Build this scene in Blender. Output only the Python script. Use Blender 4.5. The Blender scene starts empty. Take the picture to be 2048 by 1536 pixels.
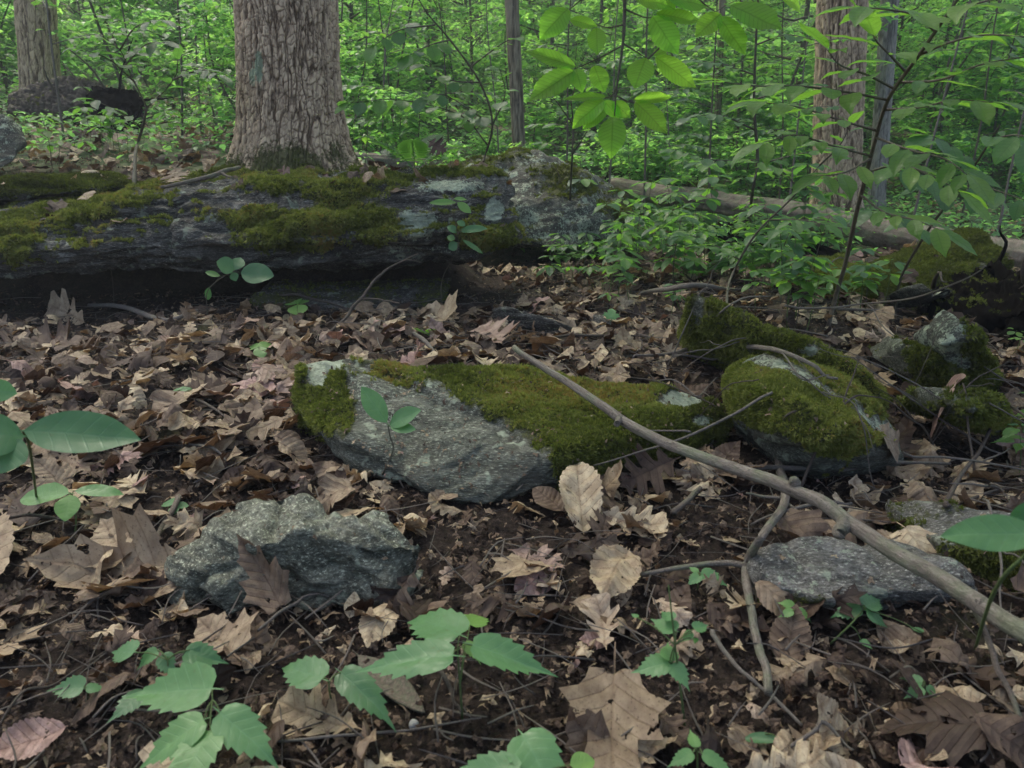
import bpy, bmesh, math, random
import numpy as np
from mathutils import Vector, Matrix
from mathutils.bvhtree import BVHTree

random.seed(5)
rng = np.random.default_rng(11)
R = math.radians
scene = bpy.context.scene
col = scene.collection

# ------------------------------------------------------------------ camera, sky, sun, exposure
F = 1480.0                      # focal length in photograph pixels (photograph 2048 x 1536)
CAM_H = 0.69
PITCH = math.atan(508.0 / F)
cam_data = bpy.data.cameras.new('camera')
cam = bpy.data.objects.new('camera', cam_data)
col.objects.link(cam)
cam.location = (0, 0, CAM_H)
cam.rotation_euler = (math.pi / 2 - PITCH, 0, 0)
cam_data.sensor_width = 36.0
cam_data.lens = 36.0 * F / 2048.0
cam_data.clip_start = 0.02
cam_data.clip_end = 600
cam_data.dof.use_dof = True
cam_data.dof.focus_distance = 2.3
cam_data.dof.aperture_fstop = 9.0
scene.camera = cam

SUN_EL, SUN_AZ = R(58), R(-35)   # azimuth measured from +Y towards +X
world = bpy.data.worlds.new('World')
scene.world = world
world.use_nodes = True
wn = world.node_tree
wn.nodes.clear()
sky = wn.nodes.new('ShaderNodeTexSky')
sky.sky_type = 'NISHITA'
sky.sun_disc = False
sky.sun_elevation = SUN_EL
sky.sun_rotation = SUN_AZ
sky.air_density = 0.7
sky.dust_density = 5.0
sky.ozone_density = 1.0
bg = wn.nodes.new('ShaderNodeBackground')
bg.inputs['Strength'].default_value = 0.14
wo = wn.nodes.new('ShaderNodeOutputWorld')
wn.links.new(sky.outputs[0], bg.inputs[0])
wn.links.new(bg.outputs[0], wo.inputs[0])

sun_data = bpy.data.lights.new('sun', 'SUN')
sun_data.energy = 1.5
sun_data.angle = R(18)
sun_data.color = (1.0, 0.94, 0.82)
sun = bpy.data.objects.new('sun', sun_data)
col.objects.link(sun)
sd = Vector((math.sin(SUN_AZ) * math.cos(SUN_EL), math.cos(SUN_AZ) * math.cos(SUN_EL), math.sin(SUN_EL)))
sun.rotation_euler = sd.to_track_quat('Z', 'Y').to_euler()
sun.location = sd * 30

scene.view_settings.view_transform = 'Standard'
scene.view_settings.look = 'None'
scene.view_settings.gamma = 1.0
scene.view_settings.exposure = 1.62
scene.view_settings.use_curve_mapping = False
scene.render.engine = 'CYCLES'
scene.cycles.max_bounces = 6
scene.cycles.diffuse_bounces = 3
scene.cycles.glossy_bounces = 2
scene.cycles.transmission_bounces = 4
scene.cycles.transparent_max_bounces = 8
scene.cycles.use_denoising = True

# ------------------------------------------------------------------ noise in numpy
def _hash(ix, iy, iz, seed):
    h = (ix.astype(np.int64) * 374761393 + iy.astype(np.int64) * 668265263 + iz.astype(np.int64) * 2147483647 + seed * 974711) & 0xffffffff
    h = ((h ^ (h >> 13)) * 1274126177) & 0xffffffff
    h = ((h ^ (h >> 16)) * 2246822519) & 0xffffffff
    h = h ^ (h >> 15)
    return (h & 0xffffff).astype(np.float64) / 16777216.0

def vnoise(p, seed=0):
    """value noise, -1..1"""
    p = np.asarray(p, dtype=np.float64)
    i = np.floor(p).astype(np.int64)
    f = p - i
    u = f * f * f * (f * (f * 6 - 15) + 10)
    r = 0
    for dx in (0, 1):
        wx = u[:, 0] if dx else 1 - u[:, 0]
        for dy in (0, 1):
            wy = u[:, 1] if dy else 1 - u[:, 1]
            for dz in (0, 1):
                wz = u[:, 2] if dz else 1 - u[:, 2]
                r = r + wx * wy * wz * _hash(i[:, 0] + dx, i[:, 1] + dy, i[:, 2] + dz, seed)
    return r * 2 - 1

def fbm(p, octaves=4, seed=0, gain=0.5, lac=2.03):
    p = np.asarray(p, dtype=np.float64)
    a, s, t = 1.0, 0, 0
    for k in range(octaves):
        s = s + a * vnoise(p, seed + k * 17)
        t += a
        a *= gain
        p = p * lac + 3.7
    return s / t

def worley2(x, y, seed=0, per=None):
    """F1 and F2 of a 2-D cell pattern, periodic in x with period per"""
    ix = np.floor(x).astype(np.int64); iy = np.floor(y).astype(np.int64)
    f1 = np.full(x.shape, 9.0); f2 = np.full(x.shape, 9.0)
    idc = np.zeros(x.shape)
    z = np.zeros_like(ix)
    for dx in (-1, 0, 1):
        for dy in (-1, 0, 1):
            cx = ix + dx; cy = iy + dy
            cw = cx % per if per else cx
            px = cx + _hash(cw, cy, z, seed); py = cy + _hash(cw, cy, z, seed + 5)
            d = np.sqrt((px - x) ** 2 + (py - y) ** 2)
            cid = _hash(cw, cy, z, seed + 9)
            m = d < f1
            f2 = np.where(m, f1, np.minimum(f2, d))
            idc = np.where(m, cid, idc)
            f1 = np.where(m, d, f1)
    return f1, f2, idc

def sstep(a, b, x):
    t = np.clip((x - a) / (b - a), 0, 1)
    return t * t * (3 - 2 * t)

def N3(x, y, z=0):
    x, y = np.broadcast_arrays(np.asarray(x, float), np.asarray(y, float))
    return np.stack([x.ravel(), y.ravel(), np.full(x.size, z, float)], 1)

# ------------------------------------------------------------------ the lie of the land
def H(x, y):
    x = np.asarray(x, float); y = np.asarray(y, float)
    shp = np.broadcast(x, y).shape
    x = np.broadcast_to(x, shp).ravel(); y = np.broadcast_to(y, shp).ravel()
    h = 0.035 * vnoise(N3(x * 1.1, y * 1.1)) + 0.014 * vnoise(N3(x * 5, y * 5, 4)) + 0.006 * vnoise(N3(x * 16, y * 16, 8))
    # bank behind the long ledge, on the left
    bw = 0.55 * np.clip(y - 4.6, 0, 6)
    bank = sstep(3.32, 3.72, y) * (lambda t: t * t * (3 - 2 * t))(np.clip((-0.05 + bw - x - 0.30 * np.clip(y - 3.6, 0, 3)) / (0.54 + 2 * bw), 0, 1))
    left = sstep(1.5, -3.0, x)
    h = h + bank * 0.45 + left * 0.10 * np.clip(y - 4, 0, 5)
    yy = np.clip(y - 8, 0, 90)
    h = h + 0.105 * yy + 0.0030 * yy * yy
    h = h + sstep(7, 14, y) * 0.35 * vnoise(N3(x * 0.25, y * 0.25, 2))
    # right-hand hillside
    xr = np.clip(x - 4.0, 0, 40)
    h = h + sstep(5, 11, y) * 0.10 * xr
    xl = np.clip(-x - 6.0, 0, 40)
    h = h + sstep(4, 10, y) * 0.07 * xl
    # slight fall towards the lower right
    h = h - 0.05 * sstep(0.6, 1.4, x) * sstep(2.6, 1.2, y)
    return h.reshape(shp)

def H1(x, y):
    return float(H(np.array([x]), np.array([y]))[0])

cP, sP = math.cos(PITCH), math.sin(PITCH)
def ray(px, py):
    u = (px - 1024.0) / F; v = (768.0 - py) / F
    return Vector((u, v * sP + cP, v * cP - sP))
CAM = Vector((0, 0, CAM_H))
def P(px, py, d):
    r = ray(px, py); return CAM + r * (d / r.y)
def Z(px, py, z):
    r = ray(px, py); return CAM + r * ((z - CAM_H) / r.z)
def G(px, py, lift=0.0):
    r = ray(px, py)
    t = np.geomspace(0.3, 90, 2500)
    z = CAM_H + r.z * t
    h = H(r.x * t, r.y * t)
    k = np.argmax(z < h + lift)
    if k == 0: k = len(t) - 1
    p = CAM + r * float(t[k])
    p.z = H1(p.x, p.y) + lift
    return p
def project(p):
    q = Vector(p) - CAM
    dep = q.y * cP - q.z * sP
    up = q.y * sP + q.z * cP
    if dep <= 0.01: return (-9999, -9999, dep)
    return (1024 + F * q.x / dep, 768 - F * up / dep, dep)

# ------------------------------------------------------------------ mesh helpers
def mesh_np(name, verts, faces, mat=None, uv=None, attrs=None, smooth=True):
    """faces: (N,3) or (N,4) integer array or list of such arrays"""
    if not isinstance(faces, list): faces = [faces]
    verts = np.asarray(verts, dtype=np.float32)
    me = bpy.data.meshes.new(name)
    me.vertices.add(len(verts))
    me.vertices.foreach_set('co', verts.ravel())
    loops = np.concatenate([f.ravel() for f in faces]).astype(np.int32)
    counts = np.concatenate([np.full(len(f), f.shape[1], np.int32) for f in faces])
    starts = np.concatenate([[0], np.cumsum(counts)[:-1]]).astype(np.int32)
    me.loops.add(len(loops))
    me.loops.foreach_set('vertex_index', loops)
    me.polygons.add(len(counts))
    me.polygons.foreach_set('loop_start', starts)
    if smooth: me.polygons.foreach_set('use_smooth', np.ones(len(counts), bool))
    if uv is not None:
        l = me.uv_layers.new(name='UVMap')
        l.data.foreach_set('uv', np.asarray(uv, np.float32)[loops].ravel())
    for k, a in (attrs or {}).items():
        at = me.attributes.new(k, 'FLOAT', 'POINT')
        at.data.foreach_set('value', np.asarray(a, np.float32))
    me.update(calc_edges=True)
    if mat: me.materials.append(mat)
    return me

def link(name, data, parent=None, loc=None):
    o = bpy.data.objects.new(name, data)
    col.objects.link(o)
    if parent is not None: o.parent = parent
    if loc is not None: o.location = loc
    return o

def tag(o, label=None, cat=None, group=None, kind=None):
    if label: o['label'] = label
    if cat: o['category'] = cat
    if group: o['group'] = group
    if kind: o['kind'] = kind
    return o

def thing(name, loc, label, cat, group=None):
    o = link(name, None, None, loc)
    o.empty_display_size = 0.05
    return tag(o, label, cat, group)

def catmull(pts, n):
    pts = [Vector(p) for p in pts]
    if len(pts) < 3:
        return [pts[0].lerp(pts[-1], i / n) for i in range(n + 1)]
    P0 = [pts[0] * 2 - pts[1]] + pts + [pts[-1] * 2 - pts[-2]]
    out = []
    for i in range(len(pts) - 1):
        a, b, c, d = P0[i:i + 4]
        for k in range(n):
            t = k / n
            out.append(0.5 * ((2 * b) + (c - a) * t + (2 * a - 5 * b + 4 * c - d) * t * t + (3 * b - a - 3 * c + d) * t ** 3))
    out.append(pts[-1])
    return out

def tube_arrays(pts, radii, sides=8, n=5, wob=0.0, seed=0):
    """smooth tapered tube; returns verts, quads, uv"""
    cs = catmull(pts, n)
    rr = np.interp(np.linspace(0, 1, len(cs)), np.linspace(0, 1, len(radii)), radii)
    C = np.array([tuple(c) for c in cs])
    if wob:
        w = np.stack([vnoise(N3(np.arange(len(C)) * (1.8 / n), np.full(len(C), 7.0 * k), seed)) for k in range(3)], 1)
        w[0] = 0
        C = C + w * wob
    T = np.gradient(C, axis=0); T /= np.linalg.norm(T, axis=1)[:, None] + 1e-9
    up = np.array([0.13, 0.27, 1.0]) if abs(T[len(T) // 2][2]) < 0.9 else np.array([1.0, 0.2, 0.1])
    A = np.cross(T, up); A /= np.linalg.norm(A, axis=1)[:, None] + 1e-9
    B = np.cross(T, A)
    th = np.linspace(0, 2 * math.pi, sides, endpoint=False)
    m = len(C)
    rv = rr[:, None] * np.ones((1, sides))
    if wob:
        q = np.stack([np.repeat(np.arange(m) * (2.2 / n), sides), np.tile(np.cos(th) * 1.3, m), np.tile(np.sin(th) * 1.3, m) + seed * 3.1], 1)
        rv = rv * (1 + 0.075 * vnoise(q, 3).reshape(m, sides))
    V = C[:, None, :] + rv[:, :, None] * (np.cos(th)[None, :, None] * A[:, None, :] + np.sin(th)[None, :, None] * B[:, None, :])
    V = V.reshape(-1, 3)
    i = np.arange(m - 1)[:, None] * sides; j = np.arange(sides)[None, :]; j2 = (j + 1) % sides
    Q = np.stack([i + j, i + j2, i + sides + j2, i + sides + j], -1).reshape(-1, 4)
    uv = np.stack([np.repeat(np.linspace(0, 1, m), sides), np.tile(np.linspace(0, 1, sides), m)], 1)
    capA = np.arange(sides)[::-1][None, :]; capB = (np.arange(sides) + (m - 1) * sides)[None, :]
    return V, [Q, capA, capB], uv

def merge(parts):
    """parts: list of (V, [faces], uv)"""
    Vs, Fs, Us, off = [], {}, [], 0
    for V, fl, uv in parts:
        Vs.append(V); Us.append(uv)
        for f in fl: Fs.setdefault(f.shape[1], []).append(f + off)
        off += len(V)
    return np.concatenate(Vs), [np.concatenate(v) for v in Fs.values()], np.concatenate(Us)

def tube_obj(name, parent, tubes, mat, base=(0, 0, 0)):
    b = np.array(tuple(base))
    V, Fa, U = merge(tubes)
    return link(name, mesh_np(name, V - b, Fa, mat, U), parent, None if parent is not None else Vector(base))

# ------------------------------------------------------------------ materials
def mat_new(name):
    m = bpy.data.materials.new(name)
    m.use_nodes = True
    nt = m.node_tree
    nt.nodes.clear()
    out = nt.nodes.new('ShaderNodeOutputMaterial')
    return m, nt, out

class NT:
    def __init__(s, nt): s.nt = nt
    def n(s, t, **kw):
        x = s.nt.nodes.new(t)
        for k, v in kw.items(): setattr(x, k, v)
        return x
    def l(s, a, b): s.nt.links.new(a, b)
    def coord(s, scale=(1, 1, 1), out='Object', rot=(0, 0, 0)):
        c = s.n('ShaderNodeTexCoord'); m = s.n('ShaderNodeMapping')
        m.inputs['Scale'].default_value = scale; m.inputs['Rotation'].default_value = rot
        s.l(c.outputs[out], m.inputs[0]); return m.outputs[0]
    def noise(s, vec, scale, detail=4, rough=0.55, dist=0.0, dim=None):
        t = s.n('ShaderNodeTexNoise'); t.inputs['Scale'].default_value = scale
        t.inputs['Detail'].default_value = detail; t.inputs['Roughness'].default_value = rough
        t.inputs['Distortion'].default_value = dist
        if vec is not None: s.l(vec, t.inputs['Vector'])
        return t.outputs['Fac']
    def voro(s, vec, scale, feature='F1', out='Distance'):
        t = s.n('ShaderNodeTexVoronoi', feature=feature); t.inputs['Scale'].default_value = scale
        s.l(vec, t.inputs['Vector']); return t.outputs[out]
    def ramp(s, fac, stops, interp='LINEAR'):
        r = s.n('ShaderNodeValToRGB'); r.color_ramp.interpolation = interp
        e = r.color_ramp.elements
        while len(e) < len(stops): e.new(0.5)
        for i, (p, c) in enumerate(stops):
            e[i].position = p
            e[i].color = (c, c, c, 1) if not isinstance(c, (tuple, list)) else (*c[:3], 1)
        s.l(fac, r.inputs[0]); return r.outputs[0]
    def mix(s, fac, a, b, mode='MIX'):
        m = s.n('ShaderNodeMix', data_type='RGBA', blend_type=mode)
        for v, i in ((fac, 0), (a, 6), (b, 7)):
            if isinstance(v, (int, float)): m.inputs[i].default_value = v
            elif isinstance(v, (tuple, list)): m.inputs[i].default_value = (*v[:3], 1)
            else: s.l(v, m.inputs[i])
        return m.outputs[2]
    def math(s, op, a, b=0.0, c=0.0):
        m = s.n('ShaderNodeMath', operation=op)
        for i, v in enumerate((a, b, c)):
            if isinstance(v, (int, float)): m.inputs[i].default_value = v
            else: s.l(v, m.inputs[i])
        return m.outputs[0]
    def attr(s, name, typ='GEOMETRY'):
        a = s.n('ShaderNodeAttribute', attribute_type=typ, attribute_name=name); return a.outputs['Fac']
    def bump(s, h, strength=0.5, dist=0.01, normal=None):
        b = s.n('ShaderNodeBump'); b.inputs['Strength'].default_value = strength; b.inputs['Distance'].default_value = dist
        s.l(h, b.inputs['Height'])
        if normal is not None: s.l(normal, b.inputs['Normal'])
        return b.outputs[0]
    def pbsdf(s, base, rough, normal=None, spec=0.4):
        p = s.n('ShaderNodeBsdfPrincipled')
        for v, i in ((base, 'Base Color'), (rough, 'Roughness'), (spec, 'Specular IOR Level')):
            if isinstance(v, (int, float)): p.inputs[i].default_value = v
            elif isinstance(v, (tuple, list)): p.inputs[i].default_value = (*v[:3], 1)
            else: s.l(v, p.inputs[i])
        if normal is not None: s.l(normal, p.inputs['Normal'])
        return p.outputs[0]

def tone_value(g):
    """tone from the object property, else from the mesh attribute"""
    a = g.math('ADD', g.attr('tone', 'GEOMETRY'), g.attr('tone', 'OBJECT'))
    return g.math('FRACT', a)

def vein_pattern(g, nv=9.0, slope=0.55):
    """lines of midrib and side veins from the leaf's UV (u along, v across)"""
    c = g.n('ShaderNodeTexCoord'); sp = g.n('ShaderNodeSeparateXYZ'); g.l(c.outputs['UV'], sp.inputs[0])
    av = g.math('ABSOLUTE', g.math('SUBTRACT', sp.outputs[1], 0.5))
    t = g.math('SUBTRACT', g.math('MULTIPLY', sp.outputs[0], nv), g.math('MULTIPLY', av, nv * slope))
    fr = g.math('ABSOLUTE', g.math('SUBTRACT', g.math('FRACT', t), 0.5))
    side = g.ramp(fr, [(0.0, 1.0), (0.09, 0.0)])
    mid = g.ramp(av, [(0.0, 1.0), (0.025, 0.0)])
    ln = g.math('MAXIMUM', side, mid)
    quilt = g.math('MULTIPLY', fr, 1.0)
    return ln, quilt

def make_green(name, stops, trans, tcol, nv=9.0, gloss=0.42, vein=0.35, tmul=1.0, ramp_t=None):
    m, nt, out = mat_new(name); g = NT(nt)
    tone = tone_value(g)
    base = g.ramp(tone, stops)
    ln, quilt = vein_pattern(g, nv)
    nz = g.noise(g.coord((1, 1, 1), 'UV'), 7.0, 3)
    base = g.mix(g.math('MULTIPLY', nz, 0.35), base, g.mix(1.0, base, (0.6, 0.62, 0.5), 'MULTIPLY'))
    basev = g.mix(g.math('MULTIPLY', ln, vein), base, g.mix(1.0, base, (1.7, 1.6, 1.9), 'MULTIPLY'))
    bmp = g.bump(g.math('SUBTRACT', g.math('MULTIPLY', quilt, .5), g.math('MULTIPLY', ln, 0.35)), 0.22, 0.002)
    cv = g.n('ShaderNodeCombineXYZ'); g.l(g.math('MULTIPLY', tone, 31.0), cv.inputs[2])
    vm = g.n('ShaderNodeVectorMath', operation='ADD'); g.l(g.coord((1, 1, 1), 'UV'), vm.inputs[0]); g.l(cv.outputs[0], vm.inputs[1])
    spk = g.noise(vm.outputs[0], 16.0, 4, 0.65)
    basev = g.mix(g.ramp(spk, [(0.62, 0.0), (0.70, 0.55)]), basev, (0.12, 0.11, 0.05))
    basev = g.mix(g.ramp(spk, [(0.30, 0.35), (0.45, 0.0)]), basev, g.mix(1.0, basev, (1.5, 1.35, 1.3), 'MULTIPLY'))
    p = g.pbsdf(basev, g.ramp(spk, [(0.3, gloss - .12), (0.7, gloss + .2)]), bmp, 0.45)
    tr = g.n('ShaderNodeBsdfTranslucent')
    tc = g.mix(g.math('MULTIPLY', ln, 0.55), tcol, g.mix(1.0, tcol, (0.35, 0.42, 0.2), 'MULTIPLY'))
    tc2 = g.mix(1.0, tc, g.ramp(tone, ramp_t or [(0, (0.5, 0.62, 0.8)), (0.5, (0.85, 0.9, 0.8)), (1, (1.15, 1.05, 0.8))]), 'MULTIPLY')
    g.l(tc2, tr.inputs[0]); g.l(bmp, tr.inputs[1])
    mx = g.n('ShaderNodeMixShader'); mx.inputs[0].default_value = trans
    g.l(p, mx.inputs[1]); g.l(tr.outputs[0], mx.inputs[2]); g.l(mx.outputs[0], out.inputs[0])
    return m

GREEN = make_green('green_leaf', [(0, (0.036, 0.095, 0.050)), (0.35, (0.052, 0.14, 0.050)), (0.7, (0.085, 0.195, 0.042)), (1, (0.14, 0.26, 0.048))], 0.5, (0.26, 0.56, 0.07), 8, vein=0.15)
BEECH = make_green('beech_leaf', [(0, (0.060, 0.15, 0.028)), (0.5, (0.085, 0.20, 0.028)), (1, (0.11, 0.23, 0.032))], 0.74, (0.45, 0.95, 0.10), 12, 0.5, 0.1)
SOFT = make_green('seedling_leaf', [(0, (0.050, 0.140, 0.055)), (0.5, (0.115, 0.255, 0.095)), (1, (0.17, 0.31, 0.06))], 0.34, (0.18, 0.46, 0.09), 7, 0.40, 0.40)
FAR = make_green('woodland_leaf', [(0, (0.040, 0.100, 0.060)), (0.4, (0.060, 0.155, 0.065)), (0.75, (0.10, 0.225, 0.068)), (1, (0.18, 0.32, 0.075))], 0.56, (0.46, 0.88, 0.20), 1, 0.33, 0.0)

def make_dead():
    m, nt, out = mat_new('dead_leaf'); g = NT(nt)
    tone = tone_value(g)
    base = g.ramp(tone, [(0, (0.036, 0.024, 0.017)), (0.16, (0.085, 0.055, 0.036)), (0.34, (0.18, 0.130, 0.086)), (0.5, (0.28, 0.215, 0.140)),
                         (0.66, (0.42, 0.335, 0.21)), (0.80, (0.58, 0.49, 0.32)), (0.9, (0.33, 0.225, 0.185)), (1, (0.48, 0.33, 0.28))])
    ln, quilt = vein_pattern(g, 8, 0.6)
    uv = g.coord((1, 1, 1), 'UV')
    nz = g.noise(uv, 5.0, 5, 0.65)
    base = g.mix(g.ramp(nz, [(0.38, 0.85), (0.62, 0.0)]), base, g.mix(1.0, base, (0.50, 0.44, 0.42), 'MULTIPLY'))
    sp = g.noise(g.coord((1, 1, 1), 'UV'), 38.0, 2)
    base = g.mix(g.ramp(sp, [(0.60, 0.0), (0.68, 0.7)]), base, g.mix(1.0, base, (0.35, 0.30, 0.28), 'MULTIPLY'))
    base = g.mix(g.math('MULTIPLY', ln, 0.45), base, g.mix(1.0, base, (0.55, 0.45, 0.38), 'MULTIPLY'))
    bmp = g.bump(g.math('ADD', g.math('SUBTRACT', g.math('MULTIPLY', nz, 0.9), g.math('MULTIPLY', ln, 0.5)), quilt), 0.5, 0.003)
    p = g.pbsdf(base, 0.62, bmp, 0.3)
    tr = g.n('ShaderNodeBsdfTranslucent'); g.l(g.mix(1.0, base, (1.1, 0.8, 0.5), 'MULTIPLY'), tr.inputs[0])
    mx = g.n('ShaderNodeMixShader'); mx.inputs[0].default_value = 0.14
    g.l(p, mx.inputs[1]); g.l(tr.outputs[0], mx.inputs[2])
    # insect holes and rotted gaps, different on every leaf
    cv = g.n('ShaderNodeCombineXYZ'); g.l(g.math('MULTIPLY', tone, 37.0), cv.inputs[2])
    vm = g.n('ShaderNodeVectorMath', operation='ADD'); g.l(uv, vm.inputs[0]); g.l(cv.outputs[0], vm.inputs[1])
    hole = g.ramp(g.noise(vm.outputs[0], 6.5, 3, 0.6), [(0.665, 0.0), (0.672, 1.0)])
    tb = g.n('ShaderNodeBsdfTransparent'); m2 = g.n('ShaderNodeMixShader')
    g.l(hole, m2.inputs[0]); g.l(mx.outputs[0], m2.inputs[1]); g.l(tb.outputs[0], m2.inputs[2]); g.l(m2.outputs[0], out.inputs[0])
    return m
DEAD = make_dead()

def make_rock(name, c1, c2, c3, lich=(0.40, 0.46, 0.33), foli=(1, 1, 6), rot=(0, 0, 0), lich_amt=0.5, glint=0.0, stain=(0.06, 0.05, 0.035)):
    m, nt, out = mat_new(name); g = NT(nt)
    co = g.coord(foli, 'Object', rot); iso = g.coord()
    streak = g.noise(co, 14.0, 8, 0.68, 0.6)
    fine = g.noise(iso, 120.0, 5, 0.7)
    fol2 = g.noise(co, 60.0, 5, 0.7, 0.3)
    base = g.ramp(streak, [(0.28, c1), (0.5, c2), (0.72, c3)])
    base = g.mix(g.ramp(fol2, [(0.38, 0.75), (0.55, 0.0)]), base, g.mix(1.0, base, (0.42, 0.42, 0.40), 'MULTIPLY'))
    spk = g.noise(co, 150.0, 3, 0.75, 0.3)
    base = g.mix(g.ramp(spk, [(0.40, 0.8), (0.50, 0.0)]), base, g.mix(1.0, base, (0.40, 0.40, 0.37), 'MULTIPLY'))
    base = g.mix(g.ramp(spk, [(0.57, 0.0), (0.66, 0.75)]), base, (min(.8, c3[0] * 1.9), min(.8, c3[1] * 1.95), min(.8, c3[2] * 1.85)))
    dirt = g.noise(iso, 4.5, 5, 0.6)
    base = g.mix(g.ramp(dirt, [(0.48, 0.0), (0.66, 0.55)]), base, stain)
    # crust lichen: attribute patches broken up by noise, plus small free spots
    ln = g.noise(iso, 34.0, 6, 0.72)
    la = g.math('ADD', g.math('ADD', g.attr('lichen'), g.math('MULTIPLY', g.math('SUBTRACT', ln, 0.5), 1.9)), g.math('MULTIPLY', g.math('SUBTRACT', g.noise(iso, 120.0, 3, 0.7), 0.5), 1.2))
    lf = g.ramp(la, [(0.50, 0.0), (0.62, 0.9)])
    spots = g.math('MULTIPLY', g.ramp(g.noise(iso, 17.0, 3, 0.6), [(0.60, 0.0), (0.66, lich_amt)]), g.ramp(ln, [(0.42, 0.0), (0.52, 1.0)]))
    lf = g.math('MAXIMUM', lf, spots)
    lc = g.ramp(g.noise(iso, 90.0, 4, 0.7), [(0.3, tuple(v * 0.55 for v in lich)), (0.6, lich), (0.8, tuple(min(1, v * 1.35) for v in lich))])
    base = g.mix(lf, base, lc)
    # moss felt under the tufts
    mn = g.noise(iso, 60.0, 5, 0.7)
    ma = g.math('ADD', g.attr('moss'), g.math('MULTIPLY', g.math('SUBTRACT', mn, 0.5), 0.9))
    mf = g.ramp(ma, [(0.42, 0.0), (0.54, 1.0)])
    mc = g.ramp(g.noise(iso, 200.0, 3, 0.7), [(0.3, (0.022, 0.024, 0.006)), (0.55, (0.07, 0.078, 0.016)), (0.8, (0.13, 0.135, 0.03))])
    base = g.mix(mf, base, mc)
    b1 = g.bump(streak, 0.9, 0.03)
    b2 = g.bump(fol2, 0.9, 0.008, b1)
    b3 = g.bump(g.math('ADD', g.math('MULTIPLY', lf, 0.5), g.math('ADD', fine, g.math('MULTIPLY', g.math('MULTIPLY', mf, mn), 3.0))), 0.6, 0.003, b2)
    rough = g.ramp(fine, [(0.3, 0.85), (0.75, 0.85 - glint)])
    g.l(g.pbsdf(base, rough, b3, 0.35), out.inputs[0])
    return m

ROCK_DARK = make_rock('dark_schist', (0.016, 0.015, 0.012), (0.085, 0.082, 0.068), (0.30, 0.29, 0.25), foli=(0.5, 0.5, 3.6), rot=(0, R(4), 0), lich_amt=0.6, stain=(0.035, 0.028, 0.02))
ROCK_GREY = make_rock('grey_schist', (0.045, 0.050, 0.036), (0.125, 0.135, 0.102), (0.27, 0.285, 0.225), foli=(0.6, 1.4, 3.2), rot=(R(20), R(12), 0), lich_amt=0.8, glint=0.3)
ROCK_GREEN = make_rock('greenish_quartz_rock', (0.060, 0.062, 0.044), (0.19, 0.20, 0.145), (0.40, 0.41, 0.32), foli=(1.1, 1.0, 2.2), rot=(R(30), R(-25), 0), lich_amt=0.55, glint=0.45)
ROCK_PALE = make_rock('pale_slab_rock', (0.050, 0.048, 0.040), (0.16, 0.155, 0.135), (0.32, 0.31, 0.275), foli=(0.8, 1.6, 2.4), rot=(0, R(-10), R(15)), lich_amt=0.5, glint=0.2)
ROCK_LICHEN = make_rock('lichened_rock', (0.045, 0.046, 0.038), (0.095, 0.10, 0.08), (0.17, 0.18, 0.145), foli=(1, 1, 1.8), lich_amt=1.0)

def make_moss():
    m, nt, out = mat_new('moss'); g = NT(nt)
    tone = tone_value(g)
    base = g.ramp(tone, [(0, (0.024, 0.028, 0.008)), (0.3, (0.070, 0.078, 0.018)), (0.6, (0.130, 0.150, 0.030)), (0.85, (0.25, 0.26, 0.065)), (1, (0.26, 0.16, 0.05))])
    p = g.pbsdf(base, 0.7, None, 0.2)
    tr = g.n('ShaderNodeBsdfTranslucent'); g.l(g.mix(1.0, base, (1.3, 1.5, 0.8), 'MULTIPLY'), tr.inputs[0])
    mx = g.n('ShaderNodeMixShader'); mx.inputs[0].default_value = 0.3
    g.l(p, mx.inputs[1]); g.l(tr.outputs[0], mx.inputs[2]); g.l(mx.outputs[0], out.inputs[0])
    return m
MOSS = make_moss()

def make_bark(name, c1, c2, c3, pale, sc=1.0):
    m, nt, out = mat_new(name); g = NT(nt)
    co = g.coord((1, 1, 0.28)); iso = g.coord()
    n1 = g.noise(co, 30.0 * sc, 7, 0.7, 0.4)
    n2 = g.noise(co, 110.0 * sc, 4, 0.7)
    fur = g.attr('furrow')
    base = g.ramp(g.math('ADD', g.math('MULTIPLY', n1, 0.6), g.math('MULTIPLY', fur, 0.45)), [(0.30, c1), (0.52, c2), (0.78, c3)])
    base = g.mix(g.ramp(n2, [(0.55, 0.0), (0.75, 0.5)]), base, pale)
    ln = g.noise(iso, 45.0 * sc, 6, 0.7)
    la = g.math('ADD', g.attr('lichen'), g.math('MULTIPLY', g.math('SUBTRACT', ln, 0.5), 1.3))
    base = g.mix(g.ramp(la, [(0.48, 0.0), (0.58, 0.9)]), base, (0.27, 0.33, 0.21))
    mn = g.noise(iso, 55.0 * sc, 5, 0.7)
    ma = g.math('ADD', g.attr('moss'), g.math('MULTIPLY', g.math('SUBTRACT', mn, 0.5), 1.2))
    base = g.mix(g.ramp(ma, [(0.42, 0.0), (0.6, 0.9)]), base, g.ramp(n2, [(0.3, (0.03, 0.033, 0.01)), (0.7, (0.10, 0.11, 0.03))]))
    b = g.bump(n1, 0.8, 0.010); b = g.bump(n2, 0.7, 0.004, b)
    g.l(g.pbsdf(base, 0.85, b, 0.2), out.inputs[0])
    return m
BARK = make_bark('oak_bark', (0.095, 0.062, 0.036), (0.34, 0.25, 0.16), (0.57, 0.44, 0.29), (0.66, 0.54, 0.37))
BARK_B = make_bark('grey_bark', (0.055, 0.046, 0.032), (0.17, 0.142, 0.10), (0.28, 0.24, 0.17), (0.34, 0.30, 0.22))
BARK_FAR = make_bark('smooth_pale_bark', (0.10, 0.095, 0.08), (0.20, 0.19, 0.16), (0.30, 0.285, 0.245), (0.38, 0.36, 0.31), 0.6)

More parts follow.
